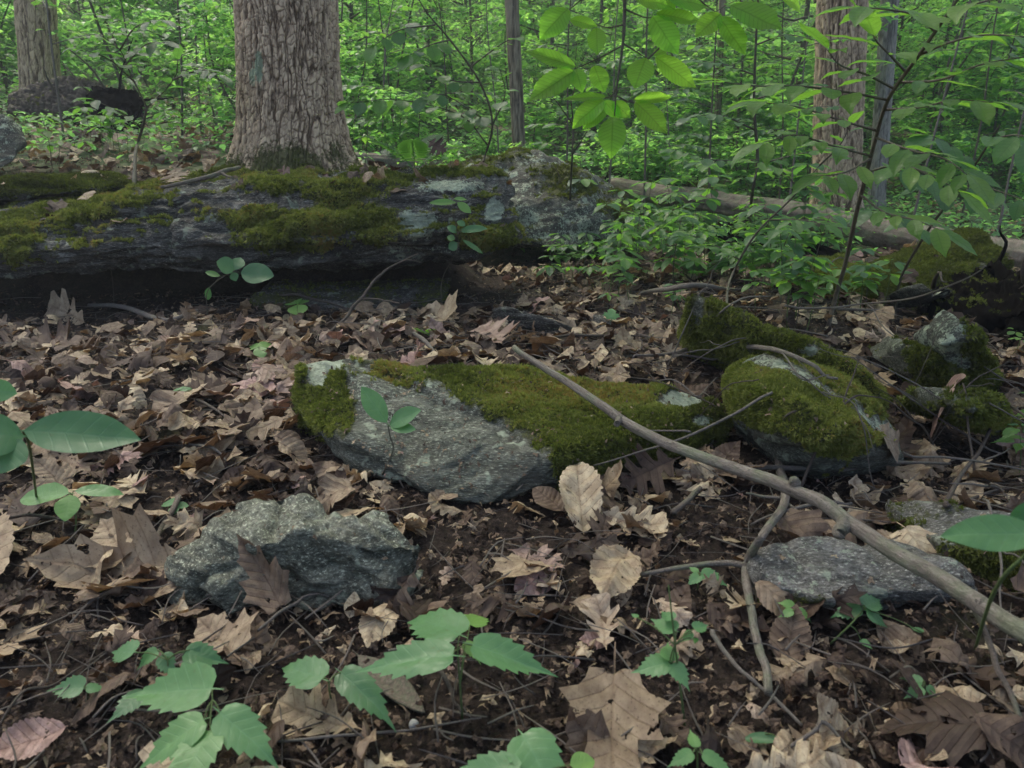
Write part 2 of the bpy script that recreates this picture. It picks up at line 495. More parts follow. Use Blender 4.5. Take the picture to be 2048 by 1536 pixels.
def make_wood(name, c1, c2, c3, green=0.0, speck=0.4, rough=0.75, spec=0.3):
    m, nt, out = mat_new(name); g = NT(nt)
    uv = g.coord((14, 3, 1), 'UV'); iso = g.coord()
    n1 = g.noise(uv, 3.0, 6, 0.65, 0.5)
    n2 = g.noise(iso, 70.0, 5, 0.7)
    base = g.ramp(n1, [(0.25, c1), (0.5, c2), (0.75, c3)])
    base = g.mix(g.ramp(n2, [(0.60, 0.0), (0.68, speck)]), base, (0.03, 0.024, 0.02))
    base = g.mix(g.ramp(g.noise(iso, 22.0, 4), [(0.45, 0.0), (0.62, green)]), base, (0.13, 0.16, 0.09))
    flk = g.noise(g.coord((30, 5, 1), 'UV'), 4.0, 5, 0.7, 1.0)
    base = g.mix(g.ramp(flk, [(0.40, 0.6), (0.50, 0.0)]), base, g.mix(1.0, base, (0.5, 0.47, 0.44), 'MULTIPLY'))
    b = g.bump(n2, 0.6, 0.005); b = g.bump(n1, 0.5, 0.008, b); b = g.bump(flk, 0.5, 0.004, b)
    g.l(g.pbsdf(base, rough, b, spec), out.inputs[0])
    return m
STICK = make_wood('weathered_stick', (0.07, 0.055, 0.042), (0.17, 0.145, 0.115), (0.29, 0.26, 0.215), 0.6, 0.8)
TWIG = make_wood('grey_twig', (0.075, 0.062, 0.052), (0.155, 0.132, 0.112), (0.25, 0.225, 0.195), 0.2, 0.4)
TWIG_DARK = make_wood('dark_twig', (0.035, 0.026, 0.02), (0.075, 0.058, 0.045), (0.14, 0.11, 0.09), 0.1, 0.3)
STEM = make_wood('sapling_stem', (0.05, 0.045, 0.03), (0.10, 0.085, 0.06), (0.17, 0.15, 0.11), 0.3, 0.3)
STEM_GREEN = make_wood('green_stem', (0.07, 0.11, 0.03), (0.11, 0.17, 0.05), (0.16, 0.21, 0.08), 0.1, 0.0)
LOGWOOD = make_wood('bare_log_wood', (0.065, 0.050, 0.036), (0.15, 0.122, 0.092), (0.28, 0.235, 0.185), 0.5, 0.4)
ROTTEN = make_wood('rotten_wood', (0.002, 0.0015, 0.0012), (0.005, 0.004, 0.003), (0.018, 0.013, 0.010), 0.0, 0.5, 0.95, 0.05)
NUT = make_wood('nut_shell', (0.06, 0.038, 0.025), (0.12, 0.08, 0.055), (0.17, 0.12, 0.085), 0.0, 0.3)

def make_soil():
    m, nt, out = mat_new('forest_soil'); g = NT(nt)
    iso = g.coord()
    n1 = g.noise(iso, 9.0, 8, 0.7); n2 = g.noise(iso, 80.0, 6, 0.75); n0 = g.noise(iso, 1.3, 4)
    base = g.ramp(n2, [(0.3, (0.010, 0.007, 0.005)), (0.52, (0.030, 0.021, 0.015)), (0.66, (0.075, 0.054, 0.040)), (0.8, (0.16, 0.12, 0.09))])
    cell = g.n('ShaderNodeTexVoronoi'); cell.inputs['Scale'].default_value = 16.0; g.l(iso, cell.inputs['Vector'])
    sepc = g.n('ShaderNodeSeparateColor'); g.l(cell.outputs['Color'], sepc.inputs[0])
    leafc = g.ramp(sepc.outputs[0], [(0, (0.06, 0.04, 0.03)), (0.4, (0.16, 0.11, 0.08)), (0.8, (0.27, 0.20, 0.15)), (1, (0.34, 0.26, 0.2))])
    far = g.attr('far')
    base = g.mix(g.math('MULTIPLY', far, 0.75), base, leafc)
    grn = g.ramp(g.noise(iso, 2.2, 6, 0.65), [(0.36, (0, 0, 0)), (0.5, (1, 1, 1))])
    base = g.mix(g.math('MULTIPLY', g.math('MULTIPLY', far, 0.8), grn), base, g.ramp(n2, [(0.3, (0.03, 0.07, 0.022)), (0.7, (0.09, 0.17, 0.05))]))
    base = g.mix(g.math('MULTIPLY', g.math('SUBTRACT', 1.0, far), g.ramp(g.noise(iso, 5.0, 4), [(0.60, 0.0), (0.72, 0.6)])), base, (0.05, 0.055, 0.018))
    b = g.bump(n1, 0.8, 0.03); b = g.bump(n2, 0.9, 0.008, b)
    g.l(g.pbsdf(base, 0.9, b, 0.2), out.inputs[0])
    return m
SOIL = make_soil()
PALE = make_wood('pale_pebble', (0.35, 0.34, 0.31), (0.5, 0.49, 0.46), (0.6, 0.6, 0.57), 0.0, 0.1)

# ------------------------------------------------------------------ ground
def build_ground():
    a = np.linspace(-1, 1, 300)
    xs = 2.6 * a + 60 * np.sign(a) * np.abs(a) ** 7
    ys = np.concatenate([np.linspace(-8, 0.25, 14, endpoint=False), np.geomspace(0.6, 4.6, 300, endpoint=False) - 0.3, np.geomspace(4.3, 98, 150)])
    X, Y = np.meshgrid(xs, ys)
    h = H(X, Y)
    h = h + (0.007 * vnoise(N3(X * 45, Y * 45, 3)) + 0.005 * vnoise(N3(X * 110, Y * 110, 5))).reshape(X.shape) * (Y < 5) - 0.004
    V = np.stack([X, Y, h], -1).reshape(-1, 3)
    nx = len(xs)
    i = (np.arange(len(ys) - 1)[:, None] * nx + np.arange(nx - 1)[None, :])
    Q = np.stack([i, i + 1, i + nx + 1, i + nx], -1).reshape(-1, 4)
    far = sstep(3.4, 6.0, V[:, 1] + np.clip(-V[:, 0] * 0.3, 0, 1))
    me = mesh_np('forest_floor', V, Q, SOIL, attrs={'far': far})
    tag(link('forest_floor', me), 'dark woodland soil under the leaf litter', kind='structure')
build_ground()

# ------------------------------------------------------------------ leaf shapes
# outline of the right half: (place on midrib, half width, place along) in units of the leaf's length
SHAPES = {
 'red_oak': [(0, .006, -.12), (.0, .01, 0), (.06, .05, .06), (.12, .20, .15), (.16, .16, .22), (.2, .06, .25), (.26, .09, .31), (.33, .37, .44), (.36, .27, .49), (.39, .33, .57), (.45, .10, .52),
             (.52, .09, .57), (.58, .33, .74), (.62, .21, .75), (.66, .19, .82), (.70, .07, .75), (.77, .08, .80), (.84, .16, .94), (.9, .05, .92), (1, 0, 1)],
 'white_oak': [(0, .005, -.08), (0, .01, 0), (.08, .05, .08), (.15, .13, .17), (.2, .14, .22), (.23, .07, .26), (.30, .09, .33), (.37, .24, .43), (.42, .25, .49), (.46, .11, .49), (.52, .13, .55),
             (.58, .31, .66), (.63, .31, .73), (.68, .16, .72), (.74, .17, .78), (.81, .24, .88), (.88, .20, .95), (.94, .09, .96), (1, 0, 1)],
 'toothed': [(0, .006, -.12), (0, .012, 0), (.01, .14, -.01), (.05, .25, .05), (.10, .31, .15), (.15, .34, .26), (.20, .30, .29), (.24, .34, .42), (.28, .27, .42), (.34, .29, .57), (.38, .20, .56), (.45, .20, .70), (.50, .13, .69),
             (.60, .10, .81), (.68, .06, .82), (.80, .035, .93), (1, 0, 1.06)],
 'maple': [(0, .006, -.22), (0, .012, 0), (.0, .10, -.04), (.01, .24, -.03), (.03, .27, .06), (.05, .33, .14), (.07, .52, .26), (.09, .40, .32), (.11, .40, .40), (.14, .44, .50), (.18, .30, .47), (.25, .22, .46),
           (.36, .22, .58), (.46, .26, .72), (.56, .17, .74), (.68, .15, .82), (.82, .06, .90), (1, 0, 1)],

}
def elliptic(ar=0.5, peak=0.45, acum=0.0, teeth=0, amp=0.03, n=22, pet=0.06, sweep=0.25, coarse=False):
    o = [(0, .006, -pet), (0, .008, 0)]
    for k in range(1, n):
        t = k / n
        q = t ** (math.log(0.5) / math.log(peak))
        w = 0.5 * ar * (math.sin(math.pi * q) ** 0.75)
        if acum: w *= 1 - acum * max(0, (t - 0.72) / 0.28) ** 0.7 * (1 - 0.0)
        if teeth:
            fr = (t * teeth) % 1.0
            a = amp * (fr if not coarse else (fr ** 1.3) * (0.3 + 1.2 * t))
            w += ar * a * (0.4 if t > 0.93 or t < 0.08 else 1.0) * (1 - t ** 5)
        o.append((t - sweep * w * 0.5, w, t + sweep * w * 0.5 * (1 if t < .92 else .3)))
    o.append((1, 0, 1))
    return o
SHAPES['beech'] = elliptic(0.62, 0.42, 0.35, 13, 0.07, 39, 0.03, 0.2)
SHAPES['oval'] = elliptic(0.58, 0.45, 0.1, 0, 0, 14, 0.10, 0.15)
SHAPES['lance'] = elliptic(0.40, 0.45, 0.55, 0, 0, 14, 0.06, 0.15)
SHAPES['round'] = elliptic(0.86, 0.45, 0.0, 0, 0, 14, 0.10, 0.1)

def leaf_arrays(shape, cols=4, curl=0.0, bend=0.0, fold=0.1, ripple=0.02, twist=0.0, seed=0, stations=None, width=1.0):
    o = SHAPES[shape]
    if stations and len(o) > stations:
        idx = np.unique(np.round(np.linspace(0, len(o) - 1, stations)).astype(int)); o = [o[i] for i in idx]
    o = np.array(o)
    s = np.linspace(-1, 1, cols + 1)
    ym, xo, yo = o[:, 0:1], o[:, 1:2] * width, o[:, 2:3]
    x = xo * s[None, :]
    y = ym + (yo - ym) * np.abs(s)[None, :]
    y[0, :] = yo[0]
    z = fold * np.abs(x)
    q = np.stack([x.ravel() * 3 + seed * 3.3, y.ravel() * 3 + seed * 1.7, np.full(x.size, seed * 0.91)], 1)
    z = z + ripple * vnoise(q, 1).reshape(x.shape) + ripple * 0.5 * vnoise(q * 2.6, 2).reshape(x.shape)
    x0, y0 = x.copy(), y.copy()
    if curl:   # roll across the midrib
        a = x * curl; r = 1 / curl
        x, z = np.sin(a) * (r - z * 0), z + (1 - np.cos(a)) * r
    if bend:   # roll along the length
        a = y * bend; r = 1 / bend
        y, z = np.sin(a) * (r - z), r - (r - z) * np.cos(a)
    if twist:
        a = twist * (y0 - 0.3); x, z = x * np.cos(a) - z * np.sin(a), x * np.sin(a) + z * np.cos(a)
    V = np.stack([x, y, z], -1).reshape(-1, 3)
    c = cols + 1; n = len(o)
    i = np.arange(n - 1)[:, None] * c + np.arange(cols)[None, :]
    Q = np.stack([i, i + 1, i + c + 1, i + c], -1).reshape(-1, 4)
    uv = np.stack([y0.ravel(), x0.ravel() + 0.5], 1)
    return V, [Q], uv

def leaf_mesh(name, mat, **kw):
    V, Fq, uv = leaf_arrays(**kw)
    return mesh_np(name, V, Fq, mat, uv)

def basis(d, nrm, L, W=None, Hh=None):
    """matrix taking leaf space (y along, z normal) to a direction"""
    d = Vector(d).normalized(); nrm = Vector(nrm)
    x = d.cross(nrm)
    if x.length < 1e-5: x = d.cross(Vector((1, 0.3, 0.2)))
    x.normalize(); n = x.cross(d)
    W = L if W is None else W
    Hh = L if Hh is None else Hh
    return Matrix(((x.x * W, d.x * L, n.x * Hh, 0), (x.y * W, d.y * L, n.y * Hh, 0), (x.z * W, d.z * L, n.z * Hh, 0), (0, 0, 0, 1)))

def scatter(name, protos, items, mat):
    """protos: list of (V, [faces], uv); items: list of (proto index, 4x4 numpy, tone) joined into one mesh"""
    Vs, Us, Ts, Fs, off = [], [], [], {}, 0
    by = {}
    for k, M, t in items: by.setdefault(k, ([], []))[0].append(M); by[k][1].append(t)
    for k, (Ms, ts) in by.items():
        V, fl, uv = protos[k]
        Ms = np.array(Ms); n = len(Ms); m = len(V)
        Vh = np.concatenate([V, np.ones((m, 1))], 1)
        W = np.einsum('nij,mj->nmi', Ms, Vh)[:, :, :3].reshape(-1, 3)
        Vs.append(W); Us.append(np.tile(uv, (n, 1))); Ts.append(np.repeat(np.array(ts), m))
        for f in fl:
            Fs.setdefault(f.shape[1], []).append((f[None] + (np.arange(n) * m)[:, None, None] + off).reshape(-1, f.shape[1]))
        off += n * m
    return mesh_np(name, np.concatenate(Vs), [np.concatenate(v) for v in Fs.values()], mat, np.concatenate(Us), {'tone': np.concatenate(Ts)})

# green leaf meshes that plants share
GL = {}
def gl(kind, mat, var):
    key = (kind, mat.name, var)
    if key not in GL:
        r = random.Random(hash(kind) % 7 + var * 13)
        r = random.Random(sum(map(ord, kind)) + var * 13)
        GL[key] = leaf_mesh(kind + '_leaf', mat, shape=kind, cols=6 if kind in ('beech', 'toothed', 'red_oak') else 4, fold=r.uniform(0.05, 0.22), bend=-r.uniform(0.1, 0.7),
                            curl=r.uniform(-0.5, 0.4) or 0.1, ripple=0.035, twist=r.uniform(-0.3, 0.3), seed=var + 3)
    return GL[key]

def put_leaf(parent, base, tip, width=None, nrm=(0, 0, 1), kind='oval', mat=None, tone=None, var=None, name='leaf'):
    """a leaf from base to tip (world points), child of parent"""
    base = Vector(base); tip = Vector(tip); d = tip - base; L = d.length
    ar = {'beech': .66, 'oval': .58, 'lance': .4, 'toothed': .68, 'round': .86, 'maple': 1.1, 'red_oak': .7, 'white_oak': .6}[kind]
    sx = L if width is None else width / ar
    o = bpy.data.objects.new(name, gl(kind, mat or GREEN, random.randrange(4) if var is None else var))
    col.objects.link(o)
    M = basis(d, nrm, L, sx, (L + sx) / 2)
    if parent is not None:
        o.parent = parent; base = base - parent.location
    M.translation = base
    o.matrix_basis = M
    o['tone'] = random.random() * 0.98 if tone is None else tone
    return o

# ------------------------------------------------------------------ rocks
ROCK_TRI = ([], [])          # for dropping things on to rocks
def hull_arrays(hulls, voxel, smooth=4):
    bm = bmesh.new()
    for pts in hulls:
        vs = [bm.verts.new(Vector(p)) for p in pts]
        r = bmesh.ops.convex_hull(bm, input=vs)
        junk = [e for e in set(r['geom_interior'] + r['geom_unused']) if isinstance(e, bmesh.types.BMVert)]
        bmesh.ops.delete(bm, geom=junk, context='VERTS')
    me = bpy.data.meshes.new('tmp'); bm.to_mesh(me); bm.free()
    o = bpy.data.objects.new('tmp', me); col.objects.link(o)
    md = o.modifiers.new('r', 'REMESH'); md.mode = 'VOXEL'; md.voxel_size = voxel
    dg = bpy.context.evaluated_depsgraph_get()
    ev = o.evaluated_get(dg); em = ev.to_mesh()
    n = len(em.vertices); V = np.empty(n * 3); em.vertices.foreach_get('co', V); V = V.reshape(-1, 3)
    nf = len(em.polygons); Q = np.empty(nf * 4, np.int32); em.loops.foreach_get('vertex_index', Q); Q = Q.reshape(-1, 4)
    E = np.empty(len(em.edges) * 2, np.int32); em.edges.foreach_get('vertices', E); E = E.reshape(-1, 2)
    ev.to_mesh_clear(); bpy.data.objects.remove(o); bpy.data.meshes.remove(me)
    deg = np.bincount(E.ravel(), minlength=n)[:, None]
    for k in range(smooth):
        S = np.zeros_like(V)
        for c in range(3):
            S[:, c] = np.bincount(E[:, 0], V[E[:, 1], c], n) + np.bincount(E[:, 1], V[E[:, 0], c], n)
        V = V * 0.4 + 0.6 * S / deg
    return V, Q

def vnormals(V, Q):
    a = V[Q[:, 2]] - V[Q[:, 0]]; b = V[Q[:, 3]] - V[Q[:, 1]]
    fn = np.cross(a, b); N = np.zeros_like(V)
    for k in range(4):
        for c in range(3): N[:, c] += np.bincount(Q[:, k], fn[:, c], len(V))
    return N / (np.linalg.norm(N, axis=1)[:, None] + 1e-12)

def rotm(ax, ay, az):
    return np.array(Matrix.Rotation(az, 3, 'Z') @ Matrix.Rotation(ay, 3, 'Y') @ Matrix.Rotation(ax, 3, 'X'))

def pxy(V):
    """photograph pixel of every vertex"""
    q = V - np.array([0, 0, CAM_H])
    dep = q[:, 1] * cP - q[:, 2] * sP; up = q[:, 1] * sP + q[:, 2] * cP
    return 1024 + F * q[:, 0] / dep, 768 - F * up / dep

MOSS_PROTOS = []
for k in range(6):
    r = np.random.default_rng(k + 40)
    Vs, Ts = [], []
    for b in range(6):
        th = r.uniform(0, 2 * math.pi); lean = r.uniform(0.25, 1.1); w = r.uniform(0.10, 0.18); l = r.uniform(0.6, 1.2)
        dx, dy = math.cos(th), math.sin(th); ox, oy = r.uniform(-.3, .3, 2)
        Vs += [(ox - dy * w, oy + dx * w, -0.1), (ox + dy * w, oy - dx * w, -0.1), (ox + dx * lean * l * 0.4 + dy * w * .9, oy + dy * lean * l * 0.4 - dx * w * .9, l * 0.55), (ox + dx * lean * l, oy + dy * lean * l, l * (1.0 - 0.35 * lean))]
        Ts += [(4 * b, 4 * b + 1, 4 * b + 2), (4 * b, 4 * b + 2, 4 * b + 3)]
    MOSS_PROTOS.append((np.array(Vs), [np.array(Ts)], np.zeros((len(Vs), 2))))

def moss_on(V, Q, mask, density, size, parent, base, droop=0.0, tone=(0.2, 0.75), seed=0, name='moss'):
    r = np.random.default_rng(seed + 77)
    C = V[Q].mean(1); a = V[Q[:, 2]] - V[Q[:, 0]]; b = V[Q[:, 3]] - V[Q[:, 1]]
    cr = np.cross(a, b); area = 0.5 * np.linalg.norm(cr, axis=1); nn = cr / (2 * area[:, None] + 1e-12)
    m = mask[Q].mean(1)
    facing = ((np.array([0, 0, CAM_H]) - C) * nn).sum(1) > -0.25      # camera side and the rim
    w = area * sstep(0.42, 0.62, m + 0.25 * vnoise(C * 38, 5)) * np.where(facing, 1, 0.25)
    tot = w.sum()
    if tot <= 0: return
    n = int(tot * density)
    if n < 5: return
    idx = r.choice(len(C), n, p=w / tot)
    u = r.random((n, 2, 1))
    Pp = (V[Q[idx, 0]] * (1 - u[:, 0]) + V[Q[idx, 1]] * u[:, 0]) * (1 - u[:, 1]) + (V[Q[idx, 3]] * (1 - u[:, 0]) + V[Q[idx, 2]] * u[:, 0]) * u[:, 1]
    Nn = nn[idx] + r.normal(0, 0.35, (n, 3)) + np.array([0, 0, 0.25])
    Nn = Nn + np.array([0, -0.15, -1.0]) * (droop * np.clip(1 - np.abs(nn[idx][:, 2:3]) * 1.2, 0, 1))
    Nn /= np.linalg.norm(Nn, axis=1)[:, None]
    A = np.cross(Nn, r.normal(0, 1, (n, 3))); A /= np.linalg.norm(A, axis=1)[:, None]
    B = np.cross(Nn, A)
    pat = vnoise(Pp * 14, 9)
    s = size * r.uniform(0.6, 1.35, n) * (1 + 0.35 * pat)
    M = np.zeros((n, 4, 4)); M[:, :3, 0] = A * s[:, None]; M[:, :3, 1] = B * s[:, None]; M[:, :3, 2] = Nn * (s * r.uniform(0.8, 1.4, n))[:, None]
    M[:, :3, 3] = Pp - np.array(tuple(base)); M[:, 3, 3] = 1
    t = np.clip(tone[0] + (tone[1] - tone[0]) * (0.5 + 0.45 * vnoise(Pp * 7, 21) + r.normal(0, 0.16, n)), 0.01, 0.97)
    k = r.integers(0, len(MOSS_PROTOS), n)
    items = [(int(k[i]), M[i], float(t[i])) for i in range(n)]
    me = scatter(name, MOSS_PROTOS, items, MOSS)
    o = link(name, me, parent); o['kind'] = 'stuff'
    return o

def rock(name, hulls, mat, label, voxel=0.008, smooth=4, layer=(0.012, 0.03, 0.35), lrot=(0, 0, 0), lump=0.02, grain=0.004,
         moss=None, lichen=None, density=30000, msize=0.009, droop=0.3, mtone=(0.2, 0.75), seed=0, cat='rock', group=None, puff=0.008, chisel=0.0, rise=0.0):
    V, Q = hull_arrays([[Vector(p) + Vector((0, 0, rise)) for p in h] for h in hulls], voxel, smooth)
    N = vnormals(V, Q)
    # schist layers stand out unevenly
    A, t, L = layer
    q = V @ rotm(*lrot).T
    wz = q[:, 2] / t + 1.3 * vnoise(q / L, seed + 3)
    iz = np.floor(wz); fz = wz - iz
    f = sstep(0.72, 1.0, fz)
    def lay(i): return vnoise(np.stack([q[:, 0] / L * 1.3, q[:, 1] / L * 1.3, i * 7.31 + 0.5], 1), seed)
    lv = lay(iz) * (1 - f) + lay(iz + 1) * f
    dsp = A * lv + lump * fbm(V * 5.0, 3, seed + 8) + grain * fbm(V * 42, 3, seed + 5) + A * 0.3 * fbm(np.stack([q[:, 0] * 8, q[:, 1] * 8, q[:, 2] * 60], 1), 2, seed + 6)
    if chisel:
        dsp = dsp - chisel * (1 - np.abs(vnoise(V * 6.5 + 3, seed + 11)) * 1.6) ** 3 - chisel * .5 * (1 - np.abs(vnoise(q * np.array([9, 9, 22]), seed + 12)) * 1.6) ** 3
    V = V + N * dsp[:, None]
    N = vnormals(V, Q)
    X, Y = pxy(V)
    mk = np.clip(moss(V, N, X, Y), 0, 1) if moss else np.zeros(len(V))
    V = V + N * (puff * sstep(0.35, 0.8, mk) * (0.7 + 0.6 * vnoise(V * 30, 4)))[:, None]
    lk = np.clip(lichen(V, N, X, Y), 0, 1) if lichen else np.zeros(len(V))
    base = Vector((V[:, 0].mean(), V[:, 1].mean(), V[:, 2].min()))
    root = tag(link(name, mesh_np(name, V - np.array(tuple(base)), Q, mat, attrs={'moss': mk, 'lichen': lk}), None, base), label, cat, group)
    if moss: moss_on(V, Q, mk, density, msize, root, base, droop, mtone, seed)
    off = sum(len(a) for a in ROCK_TRI[0])
    ROCK_TRI[0].append(V); ROCK_TRI[1].append(Q + off)
    return root

def blob(cx, cy, rx, ry):
    """soft patch around a photograph pixel"""
    return lambda X, Y: np.exp(-(((X - cx) / rx) ** 2 + ((Y - cy) / ry) ** 2) * 0.9)

def zs(lst): return [Z(*a) for a in lst]
def ps(lst): return [P(*a) for a in lst]
def back(pts, dy, dz=0.0): return [Vector(p) + Vector((0, dy, dz)) for p in pts]

# 1 the long ledge under the oak -------------------------------------------------
front_top = ps([(-260, 470, 3.02), (0, 448, 3.02), (150, 420, 3.0), (300, 396, 2.98), (520, 372, 3.0), (760, 366, 3.02), (900, 374, 3.02), (1000, 398, 3.08), (1030, 415, 3.15)])
front_mid = ps([(-260, 520, 2.88), (0, 500, 2.86), (200, 490, 2.84), (420, 490, 2.80), (640, 480, 2.80), (820, 468, 2.84), (960, 460, 2.92), (1040, 452, 3.05)])
front_bot = ps([(-260, 560, 2.98), (0, 548, 2.96), (200, 552, 2.94), (420, 545, 2.92), (620, 535, 2.92), (800, 522, 2.95), (930, 508, 3.0), (1010, 485, 3.1)])
back_top = [Vector((p.x, 3.75, 0.50)) for p in front_top[3:-1]] + [Vector((-1.35, 3.45, 0.385)), Vector((-2.8, 3.3, 0.29))]
back_bot = [Vector((p.x, 3.6, 0.16)) for p in front_bot]
h1 = front_top[3:] + front_mid[3:] + front_bot[3:] + [p for p in back_top[:-2]] + back_bot[3:]
h2 = front_top[:5] + front_mid[:5] + front_bot[:5] + back_top[-2:] + back_top[:2] + back_bot[:5]
def ledge_moss(V, N, X, Y):
    m = 0.62 * sstep(0.55, 0.9, N[:, 2]) * sstep(-0.25, 0.25, fbm(V * 4, 3, 2) + 0.25)
    for b, a in ((blob(560, 445, 110, 48), 1.0), (blob(470, 425, 80, 35), 0.6), (blob(650, 420, 110, 60), 0.95), (blob(690, 385, 95, 28), 0.9), (blob(560, 375, 60, 25), 0.85), (blob(760, 440, 60, 60), 0.75),
                 (blob(30, 470, 60, 60), 0.95), (blob(120, 425, 120, 22), 0.9), (blob(230, 400, 90, 16), 0.8), (blob(960, 475, 70, 30), 0.75), (blob(1000, 470, 60, 28), 0.7),
                 (blob(390, 420, 40, 18), 0.5), (blob(600, 490, 130, 25), 0.6), (blob(90, 500, 70, 30), 0.45)):
        m = np.maximum(m, a * b(X, Y))
    gaps = np.maximum(blob(595, 408, 38, 16)(X, Y), np.maximum(blob(480, 400, 60, 14)(X, Y), blob(840, 400, 60, 20)(X, Y)))
    gaps = np.maximum(gaps, np.maximum(blob(905, 372, 70, 16)(X, Y), blob(990, 422, 20, 22)(X, Y)))
    return m * (1 - gaps * 0.95) + 0.16 * fbm(V * 16, 3, 5)
def ledge_lichen(V, N, X, Y):
    m = 0 * X
    for b, a in ((blob(828, 450, 58, 30), 1.15), (blob(900, 372, 75, 14), 0.95), (blob(800, 495, 70, 18), 0.5), (blob(880, 500, 50, 10), 0.5), (blob(988, 422, 18, 22), 1.6), (blob(770, 470, 30, 20), 0.4)):
        m = np.maximum(m, a * b(X, Y))
    return m
ledge = rock('rock_ledge', [h1, h2], ROCK_DARK, 'long dark layered ledge with moss on top, overhanging a black gap below the big oak', 0.0085, 2,
     (0.046, 0.04, 0.45), (0, R(4), 0), 0.03, 0.011, ledge_moss, ledge_lichen, 50000, 0.0105, 1.3, (0.35, 0.97), 3, puff=0.016, chisel=0.02)

# 2 stone under the ledge
rock('rock', [zs([(500, 600, .03), (900, 585, .03), (880, 625, .0), (520, 628, .0), (500, 590, .06), (880, 575, .06)]) + back(zs([(500, 600, .03), (900, 585, .03)]), 0.25, 0.02)], ROCK_DARK,
     'flat dark stone lying inside the gap under the long ledge', 0.012, 3, (0.01, 0.03, 0.3), moss=lambda V, N, X, Y: 0.45 + 0.3 * fbm(V * 9, 3, 2), density=7000, seed=9)
# 3 mossy rock behind the ledge's left end
a = ps([(-150, 372, 3.45), (0, 358, 3.42), (120, 354, 3.45), (235, 372, 3.5), (200, 384, 3.4), (0, 396, 3.32), (-150, 405, 3.3)])
rock('mossy_rock', [a + back(a, 0.45, -0.03)], ROCK_DARK, 'low flat mossy rock on the left end of the long ledge', 0.010, 3, (0.015, 0.03, 0.3),
     moss=lambda V, N, X, Y: 0.25 + 0.7 * sstep(-0.1, 0.6, N[:, 2]) + 0.2 * fbm(V * 8, 3, 2), density=26000, msize=0.012, seed=14, mtone=(0.1, 0.7))
# 4 pale boulder at the left margin
a = ps([(-130, 250, 3.9), (-60, 222, 4.0), (10, 228, 4.0), (48, 250, 4.05), (52, 290, 3.95), (30, 325, 3.85), (-20, 345, 3.8), (-150, 350, 3.8)])
rock('lichened_boulder', [a + [Vector(p) + Vector((-.38, .4, -.02)) for p in a]], ROCK_LICHEN, 'pale lichened boulder above the mossy rock at the left end of the ledge', 0.011, 5, (0.01, 0.06, 0.3), lump=0.03,
     lichen=lambda V, N, X, Y: 0.45 + 0.4 * fbm(V * 8, 3, 1), seed=20)
# 5 big lichened boulder behind the ledge's right end
a = ps([(900, 345, 4.6), (960, 322, 4.55), (1040, 302, 4.5), (1110, 314, 4.5), (1190, 345, 4.5), (1245, 385, 4.5), (1270, 430, 4.35), (1240, 480, 4.1), (1120, 500, 3.95), (1020, 490, 3.95), (900, 420, 4.2), (870, 370, 4.4), (1060, 400, 4.1), (1180, 410, 4.15)])
rock('lichened_boulder', [a + back(a, 0.55, -0.04)], ROCK_LICHEN, 'large boulder spotted with pale lichen behind the right end of the long ledge', 0.012, 6, (0.02, 0.08, 0.5), lump=0.06,
     lichen=lambda V, N, X, Y: 0.33 + 0.5 * fbm(V * 5, 3, 1), moss=lambda V, N, X, Y: 0.32 * sstep(.2, .9, N[:, 2]) + 0.5 * fbm(V * 3.5, 3, 6) + .10, density=12000, msize=0.012, seed=25)

# 6 the mossy rock in the centre ---------------------------------------------------
rt = zs([(596, 724, .16), (650, 714, .16), (760, 722, .15), (870, 737, .15), (1040, 744, .15), (1200, 757, .14), (1350, 778, .12), (1455, 818, .08)])
fm = zs([(588, 800, .09), (640, 845, .09), (760, 865, .092), (900, 880, .095), (1040, 895, .09), (1130, 900, .095), (1280, 870, .10), (1400, 840, .08), (1468, 838, .05)])
fb = zs([(600, 850, .02), (680, 915, .02), (780, 950, .02), (850, 985, .015), (960, 1014, .0), (1080, 986, .02), (1200, 950, .04), (1340, 912, .04), (1440, 868, .03)])
bb = [Vector((p.x, p.y + 0.02, -0.05)) for p in rt] + [Vector((p.x * 0.96, p.y + 0.12, -0.06)) for p in fb]
def c_moss(V, N, X, Y):
    edge = 735 + np.interp(X, [580, 700, 730, 880, 930, 1000, 1100, 1160], [150, 130, 20, 30, 70, 120, 170, 400])
    m = np.clip((edge - Y) / 40 * 0.5 + 0.5, 0, 1) * (1 - 0.9 * blob(700, 760, 45, 45)(X, Y) * (X > 690))
    m = np.maximum(m, 0.9 * np.clip((X - 1105) / 60, 0, 1))
    m = np.where((X < 700) & (Y < 870), np.maximum(m, 0.62 * np.clip((720 - X) / 80, 0, 1)), m)
    for b in (blob(1362, 798, 40, 17), blob(1405, 842, 22, 12), blob(650, 728, 38, 14), blob(636, 752, 20, 22), blob(1165, 748, 18, 8)):
        m = m * (1 - 0.97 * np.clip(b(X, Y) * 1.5, 0, 1))
    return m * 0.82 + 0.30 * fbm(V * 11, 2, 18) + 0.16 * fbm(V * 34, 3, 8) - 0.7 * sstep(0.0, -0.5, N[:, 2])
def c_lich(V, N, X, Y):
    m = 0.33 * sstep(860, 780, Y) * (X < 950) + 0 * X
    for b, a in ((blob(1362, 798, 45, 20), 1.2), (blob(1405, 842, 24, 12), 0.9), (blob(650, 728, 42, 15), 1.3), (blob(636, 752, 22, 24), 1.1), (blob(1165, 748, 20, 9), 1.0), (blob(800, 830, 90, 25), 0.45)):
        m = np.maximum(m, a * b(X, Y))
    return m
